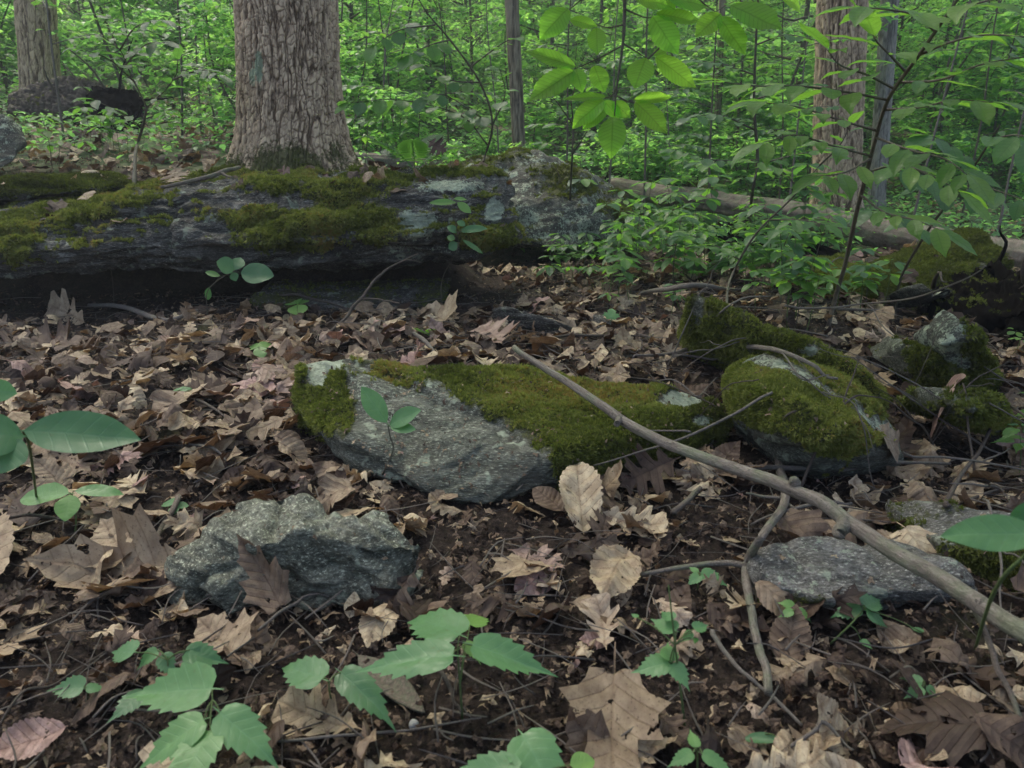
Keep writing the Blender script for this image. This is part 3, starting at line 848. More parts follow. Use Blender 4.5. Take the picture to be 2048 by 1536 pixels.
rock('mossy_rock', [rt + fm + fb + bb], ROCK_GREY, 'wide grey centre rock, its right half under thick olive moss, a stick across it', 0.0052, 7,
     (0.010, 0.018, 0.25), (R(-25), R(14), 0), 0.022, 0.003, c_moss, c_lich, 90000, 0.0074, 0.6, (0.28, 0.97), 31, puff=0.007, chisel=0.007)

# 7 rounded mossy rock right of it --------------------------------------------------
a = zs([(1452, 745, .12), (1500, 712, .16), (1535, 703, .18), (1590, 722, .18), (1660, 760, .17), (1710, 800, .15), (1745, 842, .12), (1500, 790, .17), (1600, 800, .2), (1690, 850, .17),
        (1470, 830, .10), (1540, 860, .13), (1640, 890, .13), (1740, 890, .06), (1800, 925, .0), (1640, 958, -.02), (1565, 948, -.02), (1495, 880, -.02), (1455, 820, .02), (1470, 740, -.02), (1750, 800, -.02)])
def r_moss(V, N, X, Y):
    lower = np.interp(X, [1440, 1500, 1600, 1640, 1690, 1760, 1800], [820, 850, 880, 915, 925, 880, 860])
    m = np.clip((lower - Y) / 24 * 0.5 + 0.5, 0, 1)
    ridge = np.exp(-((Y - np.interp(X, [1500, 1600, 1700, 1740], [712, 750, 800, 850])) / 16) ** 2)
    m = m * (1 - 0.95 * np.clip(ridge * 1.3, 0, 1) * sstep(-.5, .1, fbm(V * 9, 2, 5)))
    return m * .84 + 0.32 * fbm(V * 12, 2, 13) + 0.16 * fbm(V * 32, 3, 3)
rock('mossy_rock', [a], ROCK_GREY, 'rounded moss-capped rock with a bare pale ridge, right of the centre rock', 0.0055, 7, (0.008, 0.02, 0.25), (R(-10), R(18), 0), 0.02, 0.003,
     r_moss, lambda V, N, X, Y: 0.62 * np.exp(-((Y - np.interp(X, [1500, 1600, 1700, 1740], [712, 750, 800, 850])) / 18) ** 2), 90000, 0.0074, 0.6, (0.35, 0.97), 37, puff=0.007, chisel=0.010)
# 8 long slab behind it, rising to a point at its left end
a = zs([(1388, 592, .24), (1372, 640, .16), (1368, 680, .04), (1385, 720, -.02), (1440, 625, .20), (1560, 668, .18), (1660, 700, .17), (1740, 755, .13), (1768, 800, .08), (1440, 700, .04), (1560, 745, .04), (1700, 800, .0), (1765, 815, -.02)])
rock('mossy_rock', [a + back(a[:1] + a[4:9], 0.10, -0.10)], ROCK_GREY, 'long narrow mossy slab rising to a point, behind the rounded moss-capped rock', 0.007, 4, (0.008, 0.03, 0.3), (0, R(20), 0), 0.02, 0.003,
     lambda V, N, X, Y: 0.72 + 0.35 * fbm(V * 9, 3, 3) - 0.5 * blob(1620, 700, 40, 14)(X, Y) - 0.35 * blob(1395, 612, 20, 30)(X, Y), lambda V, N, X, Y: 0.9 * blob(1620, 702, 50, 14)(X, Y), 52000, 0.0085, 0.4, (0.35, 0.95), 43)
# 9-11 rocks by the right margin
a = zs([(1888, 612, .25), (1930, 632, .25), (1968, 672, .21), (1998, 722, .12), (2004, 760, .0), (1846, 650, .20), (1830, 668, .14), (1890, 750, .02), (1880, 690, .18), (1950, 745, .07)])
rock('lichened_rock', [a + back(a[:5], 0.12, -0.12)], ROCK_LICHEN, 'upright pale rock with moss on its right side, standing near the black rotten stump', 0.007, 4, (0.01, 0.03, 0.25), (0, R(30), 0), 0.02, 0.003,
     lambda V, N, X, Y: 0.75 * np.clip((X - 1900) / 60, 0, 1) * (Y > 640) + 0.3 * fbm(V * 12, 3, 3), lambda V, N, X, Y: 0.55 + 0.3 * fbm(V * 8, 2, 3), 42000, 0.0085, 0.4, (0.35, 0.9), 47, chisel=0.008)
a = zs([(1775, 668, .10), (1800, 690, .12), (1860, 712, .12), (1930, 752, .08), (1945, 772, .0), (1780, 735, -.01), (1850, 765, -.01), (1770, 700, .02)])
rock('mossy_rock', [a + back(a[:4], 0.12, -0.08)], ROCK_GREY, 'low moss-edged slab lying in front of the upright pale rock', 0.007, 4, (0.008, 0.025, 0.25), (0, R(20), 0), 0.015, 0.003,
     lambda V, N, X, Y: 0.35 + 0.5 * np.clip((X - 1800) / 60, 0, 1) + 0.3 * fbm(V * 12, 3, 3), None, 40000, 0.0085, 0.4, (0.35, 0.9), 49)
a = zs([(1838, 772, .10), (1900, 778, .12), (1980, 790, .12), (2018, 825, .06), (2030, 850, .0), (1990, 858, .0), (1900, 848, .01), (1850, 810, .03), (1940, 820, .12)])
rock('mossy_rock', [a + back(a[:4], 0.12, -0.08)], ROCK_GREY, 'small mossy rock at the right margin below the moss-edged slab', 0.007, 4, (0.008, 0.025, 0.25), (0, R(10), 0), 0.015, 0.003,
     lambda V, N, X, Y: 0.66 + 0.35 * fbm(V * 12, 3, 3) - 0.5 * blob(1860, 785, 20, 15)(X, Y), lambda V, N, X, Y: 0.7 * blob(1990, 800, 30, 12)(X, Y), 45000, 0.0085, 0.4, (0.35, 0.95), 53)
a = ps([(1790, 560, 3.25), (1835, 520, 3.3), (1930, 478, 3.35), (1965, 462, 3.4), (2000, 492, 3.35), (2035, 545, 3.3), (2020, 600, 3.15), (1900, 620, 3.0), (1800, 610, 3.05), (1900, 545, 3.12), (1980, 520, 3.2)])
rock('mossy_boulder', [a + back(a, 0.35, -0.06)], ROCK_DARK, 'large moss-covered boulder with a slanting top, at the right below the fallen log', 0.011, 5, (0.015, 0.05, 0.4), lump=0.03,
     moss=lambda V, N, X, Y: 0.8 + 0.35 * fbm(V * 6, 3, 3) - 1.0 * blob(2000, 560, 45, 25)(X, Y), density=30000, msize=0.012, mtone=(0.2, 0.75), seed=57)
a = ps([(1630, 528, 3.4), (1690, 510, 3.4), (1770, 535, 3.3), (1800, 575, 3.15), (1775, 608, 3.0), (1680, 595, 3.1), (1620, 575, 3.2), (1740, 560, 3.1)])
rock('mossy_rock', [a + back(a, 0.25, -0.05)], ROCK_DARK, 'mossy hump between the sapling stem and the large mossy boulder', 0.010, 5, (0.01, 0.05, 0.3), lump=0.03,
     moss=lambda V, N, X, Y: 0.7 + 0.35 * fbm(V * 7, 3, 3), density=30000, msize=0.012, mtone=(0.3, 0.85), seed=59)

# 12 angular rock in the left foreground ---------------------------------------------
up_ = zs([(430, 1062, .05), (480, 1032, .065), (545, 1004, .08), (610, 1012, .085), (655, 1052, .07), (700, 1054, .065), (775, 1042, .07), (815, 1080, .06), (858, 1102, .045)])
mid_ = zs([(400, 1100, .04), (470, 1080, .065), (540, 1100, .075), (600, 1075, .085), (700, 1100, .07), (790, 1105, .06), (845, 1125, .035)])
low_ = zs([(338, 1145, .0), (345, 1180, -.01), (440, 1205, -.01), (560, 1180, .01), (640, 1196, .0), (770, 1204, -.01), (835, 1160, .0), (858, 1115, .01)])
def rockfg(V, N, X, Y): return 0.32 * blob(560, 1050, 90, 40)(X, Y) + 0.25 * blob(740, 1070, 70, 30)(X, Y)
rock('angular_rock', [up_[:5] + mid_[:4] + low_[:5] + [Vector((p.x, p.y, -.05)) for p in low_[:5]] + [Vector((p.x, p.y + .02, -.04)) for p in up_[:5]],
                      up_[4:] + mid_[3:] + low_[3:] + [Vector((p.x, p.y, -.05)) for p in low_[3:]] + [Vector((p.x, p.y + .02, -.04)) for p in up_[4:]]],
     ROCK_GREEN, 'rough greenish grey rock in the left foreground with a pointed dead leaf against it', 0.0040, 2, (0.012, 0.028, 0.12), (R(50), R(-28), R(20)), 0.015, 0.007, None, rockfg, seed=64, chisel=0.02, rise=0.016)
# 13 slabs at the lower right
a = zs([(1508, 1140, .03), (1560, 1108, .045), (1610, 1090, .05), (1770, 1092, .055), (1900, 1130, .06), (1955, 1180, .045), (1940, 1200, .02), (1800, 1182, .045), (1640, 1205, .04), (1560, 1185, .035), (1540, 1195, .0), (1640, 1225, -.03), (1780, 1230, -.03), (1510, 1165, -.02), (1960, 1210, -.05)])
rock('flat_rock', [a + back(a[1:6], 0.03, -0.10)], ROCK_PALE, 'flat pale grey slab at the lower right, crossed by the big stick', 0.0048, 5, (0.009, 0.018, 0.2), (R(10), R(-12), 0), 0.03, 0.003,
     lambda V, N, X, Y: 0.7 * blob(1590, 1200, 90, 12)(X, Y) + 0.1 * fbm(V * 12, 3, 3), lambda V, N, X, Y: 0.3 + .4 * fbm(V * 9, 2, 7), 60000, 0.007, 0.5, (0.05, 0.5), 67, chisel=0.014, rise=0.006)
a = zs([(1765, 1015, .02), (1850, 1022, .04), (1960, 1040, .05), (2080, 1050, .06), (2120, 1130, .05), (2100, 1210, .02), (1960, 1140, .04), (1880, 1110, .04), (1790, 1070, .02), (1760, 1050, -.05), (2120, 1230, -.08)])
rock('flat_rock', [a + back(a, 0.02, -0.12)], ROCK_PALE, 'dull greenish slab at the right margin behind the pale grey slab', 0.006, 5, (0.006, 0.025, 0.2), (R(5), R(10), 0), 0.012, 0.003,
     lambda V, N, X, Y: 0.85 * blob(2000, 1150, 90, 45)(X, Y) + 0.36 + 0.25 * fbm(V * 12, 3, 3), None, 50000, 0.007, 0.3, (0.2, 0.8), 71, chisel=0.01, rise=0.028)
# 14 thin slab standing out of the litter, and small stones
a = zs([(985, 618, .07), (1010, 612, .09), (1090, 632, .08), (1165, 662, .05), (1175, 680, .0), (1100, 668, .0), (985, 650, .0), (980, 635, .02)])
rock('thin_slab', [a + back(a[:4], 0.04, -0.04)], ROCK_DARK, 'thin dark stone slab edge sticking out of the litter behind the centre rock', 0.006, 2, (0.004, 0.015, 0.2), (0, R(8), 0), 0.005, 0.002, seed=73)
a = zs([(1185, 628, .05), (1225, 628, .05), (1235, 650, .04), (1225, 665, .0), (1185, 662, .0)])
rock('small_stone', [a + back(a[:3], 0.06, -0.04)], ROCK_DARK, 'small dark stone right of the thin slab edge', 0.006, 3, (0.004, 0.015, 0.2), lump=0.01, seed=74)
a = zs([(1800, 575, .12), (1840, 562, .16), (1868, 580, .14), (1868, 600, .06), (1820, 602, .05)])
rock('small_stone', [a + back(a, 0.12, -0.06)], ROCK_LICHEN, 'small grey stone below the large mossy boulder', 0.008, 4, (0.004, 0.02, 0.2), lump=0.01, seed=75)
a = zs([(1872, 590, .1), (1900, 572, .14), (1912, 580, .12), (1890, 605, .04), (1866, 606, .04)])
rock('small_stone', [a + back(a, 0.10, -0.05)], ROCK_LICHEN, 'small pointed stone beside the round grey one, below the mossy boulder', 0.008, 4, (0.004, 0.02, 0.2), lump=0.01, seed=76)

RV = np.concatenate(ROCK_TRI[0]); RQ = np.concatenate(ROCK_TRI[1])
BVH = BVHTree.FromPolygons(RV.tolist(), RQ.tolist())
def top_at(x, y, zmax=2.5):
    h = H1(x, y)
    hit = BVH.ray_cast(Vector((x, y, zmax)), Vector((0, 0, -1)))
    if hit[0] is not None and hit[0].z > h: return hit[0].z, hit[1], True
    return h, Vector((0, 0, 1)), False
def S(px, py, lift=0.0):
    """first surface (rock or ground) seen at a photograph pixel"""
    g = G(px, py); r = ray(px, py).normalized()
    hit = BVH.ray_cast(CAM, r)
    if hit[0] is not None and (hit[0] - CAM).length < (g - CAM).length: g = hit[0].copy()
    return g + Vector((0, 0, lift))
#@@PART2@@
# ------------------------------------------------------------------ where a thing stands, in words
MARKS = [((565, 3.6), 'the big oak'), ((75, 8.0), 'the left tree'), ((1680, 6.0), 'the thick right tree'), ((1080, 4.4), 'the lichened boulder'),
         ((1740, 2.6), 'the sapling stem'), ((420, 3.0), 'the long ledge'), ((1040, 1.55), 'the centre rock'), ((1600, 1.5), 'the rounded mossy rock'), ((600, 1.0), 'the angular rock'),
         ((1720, 0.95), 'the pale grey slab'), ((1900, 3.9), 'the mossy boulder'), ((1500, 4.9), 'the fallen log'), ((1040, 6.2), 'the slim grey trunk'), ((200, 6.0), 'the upturned root')]
MK = []
for (mx, md), nm in MARKS:
    r_ = ray(mx, 600); MK.append(((mx - 1024) / F * md * 1.0, md, nm))
def where(p):
    best = min(MK, key=lambda m: (m[0] - p[0]) ** 2 + (0.8 * (m[1] - p[1])) ** 2)
    dx, dy = p[0] - best[0], p[1] - best[1]
    if abs(dy) > abs(dx) * 1.2: rel = 'behind' if dy > 0 else 'in front of'
    else: rel = 'right of' if dx > 0 else 'left of'
    dist = math.hypot(dx, dy)
    adv = 'close ' if dist < 0.18 * max(1, p[1]) * 0.8 else ('far ' if dist > 1.6 else '')
    return adv + rel + ' ' + best[2]

def ordinal(n):
    return ['first', 'second', 'third', 'fourth', 'fifth', 'sixth', 'seventh', 'eighth', 'ninth', 'tenth', 'eleventh', 'twelfth', 'thirteenth', 'fourteenth', 'fifteenth'][min(n, 14)]

def relabel(objs, look):
    """gives every one of a set its own label: its look, the landmark it stands by, and its turn in that row"""
    rows = {}
    for o, w in objs: rows.setdefault((look(o), where(w)), []).append((o, w))
    for (lk, wh), lst in rows.items():
        lst.sort(key=lambda t: project(t[1])[0])
        for i, (o, w) in enumerate(lst):
            if len(lst) == 1: o['label'] = f'{lk} {wh}'
            elif len(lst) <= 15: o['label'] = f'{lk}, {ordinal(i)} from left {wh}'
        if len(lst) > 15:
            by = sorted(lst, key=lambda t: t[1][1]); nb = -(-len(by) // 10)
            for b in range(nb):
                row = sorted(by[b * 10:(b + 1) * 10], key=lambda t: project(t[1])[0])
                for i, (o, w) in enumerate(row): o['label'] = f'{lk}, {ordinal(i)} from left, {ordinal(b)} row {wh}'

# ------------------------------------------------------------------ trees
def trunk_mesh(name, base, top, r0, r1, ztop_dense, nz, nth, cell=(0.05, 0.13), amp=0.014, flare=0.5, mat=BARK, seed=0, mossf=None, lichf=None, curve=0.0, fine=0.003):
    """base/top world points; bark plates are modelled up to ztop_dense, coarser above"""
    base = np.array(tuple(base)); top = np.array(tuple(top)); Ht = top[2] - base[2]
    zs_ = np.concatenate([np.linspace(-0.15, ztop_dense, nz), np.linspace(ztop_dense, Ht, 14)[1:]])
    th = np.linspace(0, 2 * math.pi, nth, endpoint=False)
    Zg, T = np.meshgrid(zs_, th, indexing='ij')
    rr = r0 + (r1 - r0) * np.clip(Zg / Ht, 0, 1)
    lob = fbm(np.stack([np.cos(T).ravel() * 1.7 + seed, np.sin(T).ravel() * 1.7, Zg.ravel() * 0.6], 1), 2, seed).reshape(T.shape)
    fl = flare * r0 * np.exp(-np.clip(Zg, -0.15, 9) / (r0 * 0.75)) * (1 + 1.2 * lob)
    rad = rr * (1 + 0.05 * lob) + fl
    per = max(5, int(round(2 * math.pi * r0 / cell[0])))
    u = T / (2 * math.pi) * per
    ct, sn = np.cos(T).ravel(), np.sin(T).ravel(); Zr = Zg.ravel(); kk = r0 / cell[0]
    warp = fbm(np.stack([ct * 4, sn * 4, Zr * 6], 1), 3, seed + 4)
    tw = 0.12 * np.sin(Zr * 2.1 + seed)
    ct2, sn2 = np.cos(T.ravel() + tw), np.sin(T.ravel() + tw)
    a1 = fbm(np.stack([ct2 * kk * 1.25 + warp * .35, sn2 * kk * 1.25 + warp * .35, Zr / cell[1] * 0.42], 1), 3, seed + 1, .55)
    a2 = fbm(np.stack([ct2 * kk * 2.6, sn2 * kk * 2.6 + warp * .5, Zr / cell[1] * 1.05 + 5], 1), 3, seed + 7, .6)
    f1, f2, cid = worley2(u.ravel() * 1.5 + warp * 2.2, Zr / cell[1] * 2.3 + warp, seed, max(5, int(per * 1.5)))
    e = (f2 - f1).reshape(T.shape)
    plate = (sstep(0.0, 0.17, np.abs(a1)) * (0.55 + 0.45 * sstep(0.0, .16, np.abs(a2)))).reshape(T.shape) * (0.52 + 0.48 * sstep(0.0, 0.13, e)) * (.8 + .35 * cid.reshape(T.shape))
    small = sstep(0.0, 0.2, e)
    rough = fbm(np.stack([ct * rad.ravel() * 75, sn * rad.ravel() * 75, Zr * 40], 1), 4, seed + 6, .65).reshape(T.shape)
    fade = np.where(Zg > ztop_dense, 0.2, 1.0)
    rad = rad + fade * (amp * plate + amp * 0.12 * small * plate + fine * rough)
    t = np.clip(Zg / Ht, 0, 1)
    cx = base[0] + (top[0] - base[0]) * t + curve * np.sin(t * math.pi) ; cy = base[1] + (top[1] - base[1]) * t
    V = np.stack([cx + np.cos(T) * rad, cy + np.sin(T) * rad, base[2] + Zg], -1).reshape(-1, 3)
    m = len(zs_)
    i = np.arange(m - 1)[:, None] * nth; j = np.arange(nth)[None, :]; j2 = (j + 1) % nth
    Q = np.stack([i + j, i + j2, i + nth + j2, i + nth + j], -1).reshape(-1, 4)
    X, Y = pxy(V)
    at = {'furrow': (plate * (0.6 + 0.4 * small)).ravel()}
    if mossf is not None: at['moss'] = mossf(V, Zg.ravel(), T.ravel())
    if lichf is not None: at['lichen'] = lichf(V, X, Y)
    return mesh_np(name, V - base, Q, mat, np.stack([Zg.ravel(), T.ravel()], 1), at)

def leaf_quad(ar=0.5):
    """a light six-point leaf for crowns and shrubs"""
    V = np.array([(0, 0, 0), (ar * .42, .28, .06), (ar * .5, .55, .05), (0, 1, -.12), (-ar * .5, .55, .05), (-ar * .42, .28, .06), (0, .42, 0)])
    Fc = np.array([(0, 1, 6), (1, 2, 6), (2, 3, 6), (3, 4, 6), (4, 5, 6), (5, 0, 6)])
    uv = V[:, :2] * 1.0; uv = np.stack([V[:, 1], V[:, 0] + .5], 1)
    return V, [Fc], uv
def leaf_quad4(ar=0.5):
    V = np.array([(0, 0, 0), (ar * .5, .45, .06), (0, 1, -.1), (-ar * .5, .45, .06)])
    return V, [np.array([(0, 1, 2), (0, 2, 3)])], np.stack([V[:, 1], V[:, 0] + .5], 1)
LQ = [leaf_quad(0.5), leaf_quad(0.65), leaf_quad4(0.55)]

def rot_batch(r, n, L, up=0.75, pitch=0.5):
    """n random leaf matrices lying mostly flat"""
    th = r.uniform(0, 2 * math.pi, n)
    D = np.stack([np.cos(th), np.sin(th), r.normal(-0.15, pitch * 0.5, n)], 1); D /= np.linalg.norm(D, axis=1)[:, None]
    Nn = np.stack([r.normal(0, 1 - up, n), r.normal(0, 1 - up, n), np.ones(n)], 1)
    X = np.cross(D, Nn); X /= np.linalg.norm(X, axis=1)[:, None]; Nn = np.cross(X, D)
    M = np.zeros((n, 4, 4)); s = L * r.uniform(0.6, 1.25, n)
    M[:, :3, 0] = X * s[:, None]; M[:, :3, 1] = D * s[:, None]; M[:, :3, 2] = Nn * s[:, None]; M[:, 3, 3] = 1
    return M

def spray_foliage(seed, tips, L, per_tip, spread, mat, tone=(0.2, 0.9), name='foliage', proto=(0, 1)):
    """leaves in flat layered sprays round the ends of twigs"""
    r = np.random.default_rng(seed)
    items = []
    for p in tips:
        n = max(1, int(per_tip * r.uniform(0.5, 1.4)))
        M = rot_batch(r, n, L, 0.75, 0.5)
        o = np.stack([r.normal(0, spread, n), r.normal(0, spread, n), r.normal(0, spread * 0.22, n)], 1)
        M[:, :3, 3] = np.array(tuple(p)) + o
        tn = np.clip(r.uniform(*tone) + r.normal(0, 0.12, n), 0.01, 0.98)
        items += [(int(r.integers(proto[0], proto[1] + 1)), M[i], float(tn[i])) for i in range(n)]
    return scatter(name, LQ, items, mat)

# crowns: one set of meshes shared by all the woodland trees (they stand above the picture and shade it)
def crown_parts(seed, z0, z1, rad, nlimb, per_tip, L, spread, r_base):
    r = np.random.default_rng(seed)
    tubes, tips = [], []
    for k in range(nlimb):
        z = z0 + (z1 - z0) * (k + r.uniform(0, .8)) / nlimb
        th = r.uniform(0, 2 * math.pi); rl = rad * r.uniform(0.5, 1.0) * (1 - 0.45 * (z - z0) / max(.1, z1 - z0))
        e = np.array([math.cos(th) * rl, math.sin(th) * rl, z + rl * r.uniform(0.05, 0.45)])
        mid = e * 0.5 + np.array([0, 0, z * 0.5]) + r.normal(0, 0.07 * rl, 3)
        tubes.append(tube_arrays([(0, 0, z), mid, e], [r_base * 0.3, r_base * 0.16, r_base * 0.05], 5, 3, 0.03, k))
        for q in range(4):
            f = r.uniform(0.35, 1.05)
            tips.append(np.array([0, 0, z]) * (1 - f) + e * f + r.normal(0, 0.13 * rl, 3) * np.array([1, 1, .4]))
    return tubes, tips

HIGH = []
for k in range(2):
    tb, tp = crown_parts(200 + k, 5.0, 10.5, 4.0, 12, 44, 0.2, 0.6, 0.25)
    V, Fa, U = merge(tb)
    HIGH.append((mesh_np('limbs', V, Fa, BARK_B, U), spray_foliage(300 + k, tp, 0.26, 30, 0.6, FAR, (0.3, 0.9), 'crown', (2, 2))))

def top_of(base, Ht, lean=(0, 0)): return Vector((base.x + lean[0], base.y + lean[1], base.z + Ht))
def tree(name, base, me_trunk, label, crown=None, crown_rot=0.0, group=None, scale=1.0, dz=0.0, cat='tree'):
    t = thing(name, base, label, cat, group)
    link('trunk', me_trunk, t)
    if crown is not None:
        l = link('limb', crown[0], t); c = link('crown', crown[1], t)
        for o in (l, c): o.rotation_euler = (0, 0, crown_rot); o.scale = (scale,) * 3; o.location = (0, 0, dz)
        c['kind'] = 'stuff'
    return t

# the big oak on the bank
ob = Vector((P(588, 345, 3.95).x, 3.93, 0.46))
m_ = trunk_mesh('trunk', ob, top_of(ob, 9.5, (0.45, 0.2)), 0.230, 0.17, 1.02, 320, 640, (0.036, 0.085), 0.012, 0.45, BARK, 3,
    lambda V, z, t: 0.60 * sstep(0.30, 0.0, z + 0.03) + 0.55 * sstep(0.42, 0.05, z) * (0.35 + fbm(V * 6, 3, 4)),
    lambda V, X, Y: 0.85 * np.maximum(blob(518, 135, 10, 42)(X, Y), 0.8 * blob(505, 150, 8, 30)(X, Y)) * (V[:, 1] < ob.y) + 0.05, fine=0.0035)
oak = tree('oak_tree', ob, m_, 'big oak with furrowed brown bark and a mossy foot on the bank above the ledge', HIGH[0], 0.4)
# moss at the oak's foot
fm_ = oak.children[0].data if oak.children else m_
n_ = len(m_.vertices); OV = np.empty(n_ * 3); m_.vertices.foreach_get('co', OV); OV = OV.reshape(-1, 3) + np.array(tuple(ob))
OQ = np.empty(len(m_.polygons) * 4, np.int32); m_.loops.foreach_get('vertex_index', OQ); OQ = OQ.reshape(-1, 4)
foot = moss_on(OV, OQ, 0.85 * sstep(0.26, 0.02, OV[:, 2] - ob.z) * (0.62 + 0.6 * fbm(OV * 7, 3, 4)), 16000, 0.008, oak, ob, 0.4, (0.3, 0.8), 90)

# tall tree at the left, thick pair at the right
lb = G(78, 215); lb.y = 8.0; lb.x = P(82, 215, 8.0).x; lb.z = H1(lb.x, lb.y)
tree('oak_tree', lb, trunk_mesh('trunk', lb, top_of(lb, 10, (1.2, 0.3)), 0.175, 0.13, 1.9, 260, 300, (0.05, 0.22), 0.011, 0.45, BARK, 11, lambda V, z, t: 0.6 * sstep(0.4, 0, z)),
     'tall brown tree at the left, leaning left, beside the upturned root', HIGH[1], 1.4)
rb = Vector((P(1672, 430, 6.0).x, 6.0, 0)); rb.z = H1(rb.x, rb.y)
tree('oak_tree', rb, trunk_mesh('trunk', rb, top_of(rb, 10, (-1.0, 0.2)), 0.160, 0.13, 2.1, 280, 340, (0.05, 0.2), 0.018, 0.4, BARK, 17, lambda V, z, t: 0.5 * sstep(0.5, 0, z)),
     'thick rough-barked tree standing behind the fallen log at the right', HIGH[0], 2.6)
rb2 = Vector((P(1752, 415, 7.0).x, 7.0, 0)); rb2.z = H1(rb2.x, rb2.y)
tree('woodland_tree', rb2, trunk_mesh('trunk', rb2, top_of(rb2, 11, (-0.9, 0.2)), 0.070, 0.06, 2.2, 160, 120, (0.06, 0.25), 0.005, 0.25, BARK_FAR, 19),
     'slimmer pale trunk partly hidden behind the thick rough-barked tree', HIGH[1], 3.4)

# slim trunks between them: pixel x at the foot, foot y, distance, width in pixels, x shift to the top, material, description
SLIM = [(1045, 300, 6.2, 25, -22, BARK_B, 'slim grey trunk rising behind the lichened boulder, leaning left'),
        (865, 245, 11.0, 26, -8, BARK_B, 'dark slim trunk just right of the big oak'),
        (1262, 235, 12.0, 26, -6, BARK_FAR, 'pale smooth trunk behind the beech sprays'),
        (1396, 225, 12.5, 26, 14, BARK_B, 'dark brown trunk right of the beech sprays'),
        (1432, 350, 8.5, 12, 18, BARK_B, 'thin dark trunk beside the brown one, behind the fallen log'),
        (960, 215, 16.0, 16, 0, BARK_B, 'thin far trunk between the big oak and the slim grey trunk'),
        (838, 200, 18.0, 16, 6, BARK_FAR, 'far pale trunk seen beside the big oak'),
        (1148, 215, 17.0, 18, -12, BARK_FAR, 'far pale trunk left of the beech sprays'),
        (1318, 200, 19.0, 15, 5, BARK_B, 'far dark trunk between the two trunks behind the beech sprays'),
        (1560, 190, 19.0, 18, 8, BARK_B, 'far trunk left of the thick right tree'),
        (1885, 170, 17.0, 20, 16, BARK_B, 'far trunk on the right slope'),
        (1970, 150, 21.0, 14, 10, BARK_FAR, 'thin pale trunk high on the right slope'),
        (345, 140, 15.0, 17, 6, BARK_B, 'far trunk between the left tree and the oak'),
        (240, 130, 19.0, 14, -5, BARK_FAR, 'thin pale trunk behind the upturned root'),
        (425, 120, 22.0, 14, 3, BARK_B, 'thin far trunk close left of the oak'),
        (1080, 180, 23.0, 14, -4, BARK_B, 'very thin far trunk right of the slim grey one'),
        (1485, 180, 24.0, 14, 6, BARK_FAR, 'thin far trunk in the gap left of the thick right tree'),
        (735, 180, 25.0, 15, 0, BARK_B, 'far thin trunk touching the right edge of the oak'),
        (1810, 150, 24.0, 14, 4, BARK_B, 'thin far trunk right of the thick pair of trees')]
for k, (bx, by, d, w, sh, mt, lab) in enumerate(SLIM):
    b = Vector((P(bx, by, d).x, d, 0)); b.z = H1(b.x, b.y)
    ax = project(b)[2]
    r0 = w * ax / F / 2
    pt_ = P(bx + sh, 0, d)
    tp = top_of(b, 9.0, ((pt_.x - b.x) / max(.3, pt_.z - b.z) * 9.0, 0.1))
    near = d < 9
    me = trunk_mesh('trunk', b, tp, r0, r0 * 0.72, 2.6, 70 if near else 40, 40 if near else 18, (0.06, 0.25), 0.004, 0.35, mt, 30 + k, fine=0.002, curve=0.05 * math.sin(k))
    tree('woodland_tree', b, me, lab, HIGH[k % 2], k * 1.3, group='trees of the wood behind', scale=0.6, dz=2.6)

# ------------------------------------------------------------------ shrubs and young trees of the understorey
def shrub_protos():
    out = []
    for k in range(8):
        r = np.random.default_rng(500 + k)
        tall = k >= 4
        Ht = r.uniform(2.3, 3.2) if tall else r.uniform(0.8, 1.3)
        tubes, tips = [], []
        for s in range(int(r.integers(2, 4)) if not tall else int(r.integers(1, 3))):
            lean = r.normal(0, 0.16 * Ht, 2)
            topp = np.array([lean[0], lean[1], Ht * r.uniform(0.75, 1.0)])
            mid = topp * 0.5 + r.normal(0, 0.05 * Ht, 3) * np.array([1, 1, 0])
            r0 = 0.006 + 0.005 * Ht
            tubes.append(tube_arrays([(0, 0, -0.05), mid, topp], [r0, r0 * .7, r0 * .3], 5, 4, 0.02, k * 7 + s))
            nb = 15 if tall else 9
            for q in range(nb):
                f = 0.18 + 0.82 * (q + r.uniform(0, .9)) / nb
                c = np.array([0, 0, 0]) * (1 - f) ** 2 + 2 * f * (1 - f) * mid + f * f * topp
                th = r.uniform(0, 2 * math.pi); L = (0.62 if tall else 0.42) * r.uniform(0.5, 1.1) * (1.15 - 0.5 * f)
                e = c + np.array([math.cos(th) * L, math.sin(th) * L, L * r.uniform(-0.05, 0.35)])
                tubes.append(tube_arrays([c, (c + e) / 2 + np.array([0, 0, 0.05 * L]), e], [r0 * .35, r0 * .22, r0 * .1], 3, 2, 0.01, q))
                for w in np.linspace(0.35, 1.05, 4 if not tall else 5): tips.append(c * (1 - w) + e * w)
        V, Fa, U = merge(tubes)
        out.append((mesh_np('stem', V, Fa, STEM, U), spray_foliage(600 + k, tips, 0.10 if tall else 0.085, 14 if tall else 11, 0.10, FAR, (0.15, 0.95), 'foliage', (0, 1)), Ht, tall))
    return out
SHR = shrub_protos()
for k in range(2):       # broad thin-leaved young trees filling the far wood
    tb, tp = crown_parts(230 + k, 0.8, 7.5, 2.4, 26, 40, 0.12, 0.35, 0.10)
    tb.append(tube_arrays([(0, 0, -.2), (0.1, 0, 3.5), (0, 0.1, 8)], [0.06, 0.045, 0.015], 6, 4, 0.05, k))
    V, Fa, U = merge(tb)
    SHR.append((mesh_np('stem', V, Fa, STEM, U), spray_foliage(640 + k, tp, 0.13, 26, 0.38, FAR, (0.3, 1.0), 'foliage', (2, 2)), 8.0, True))

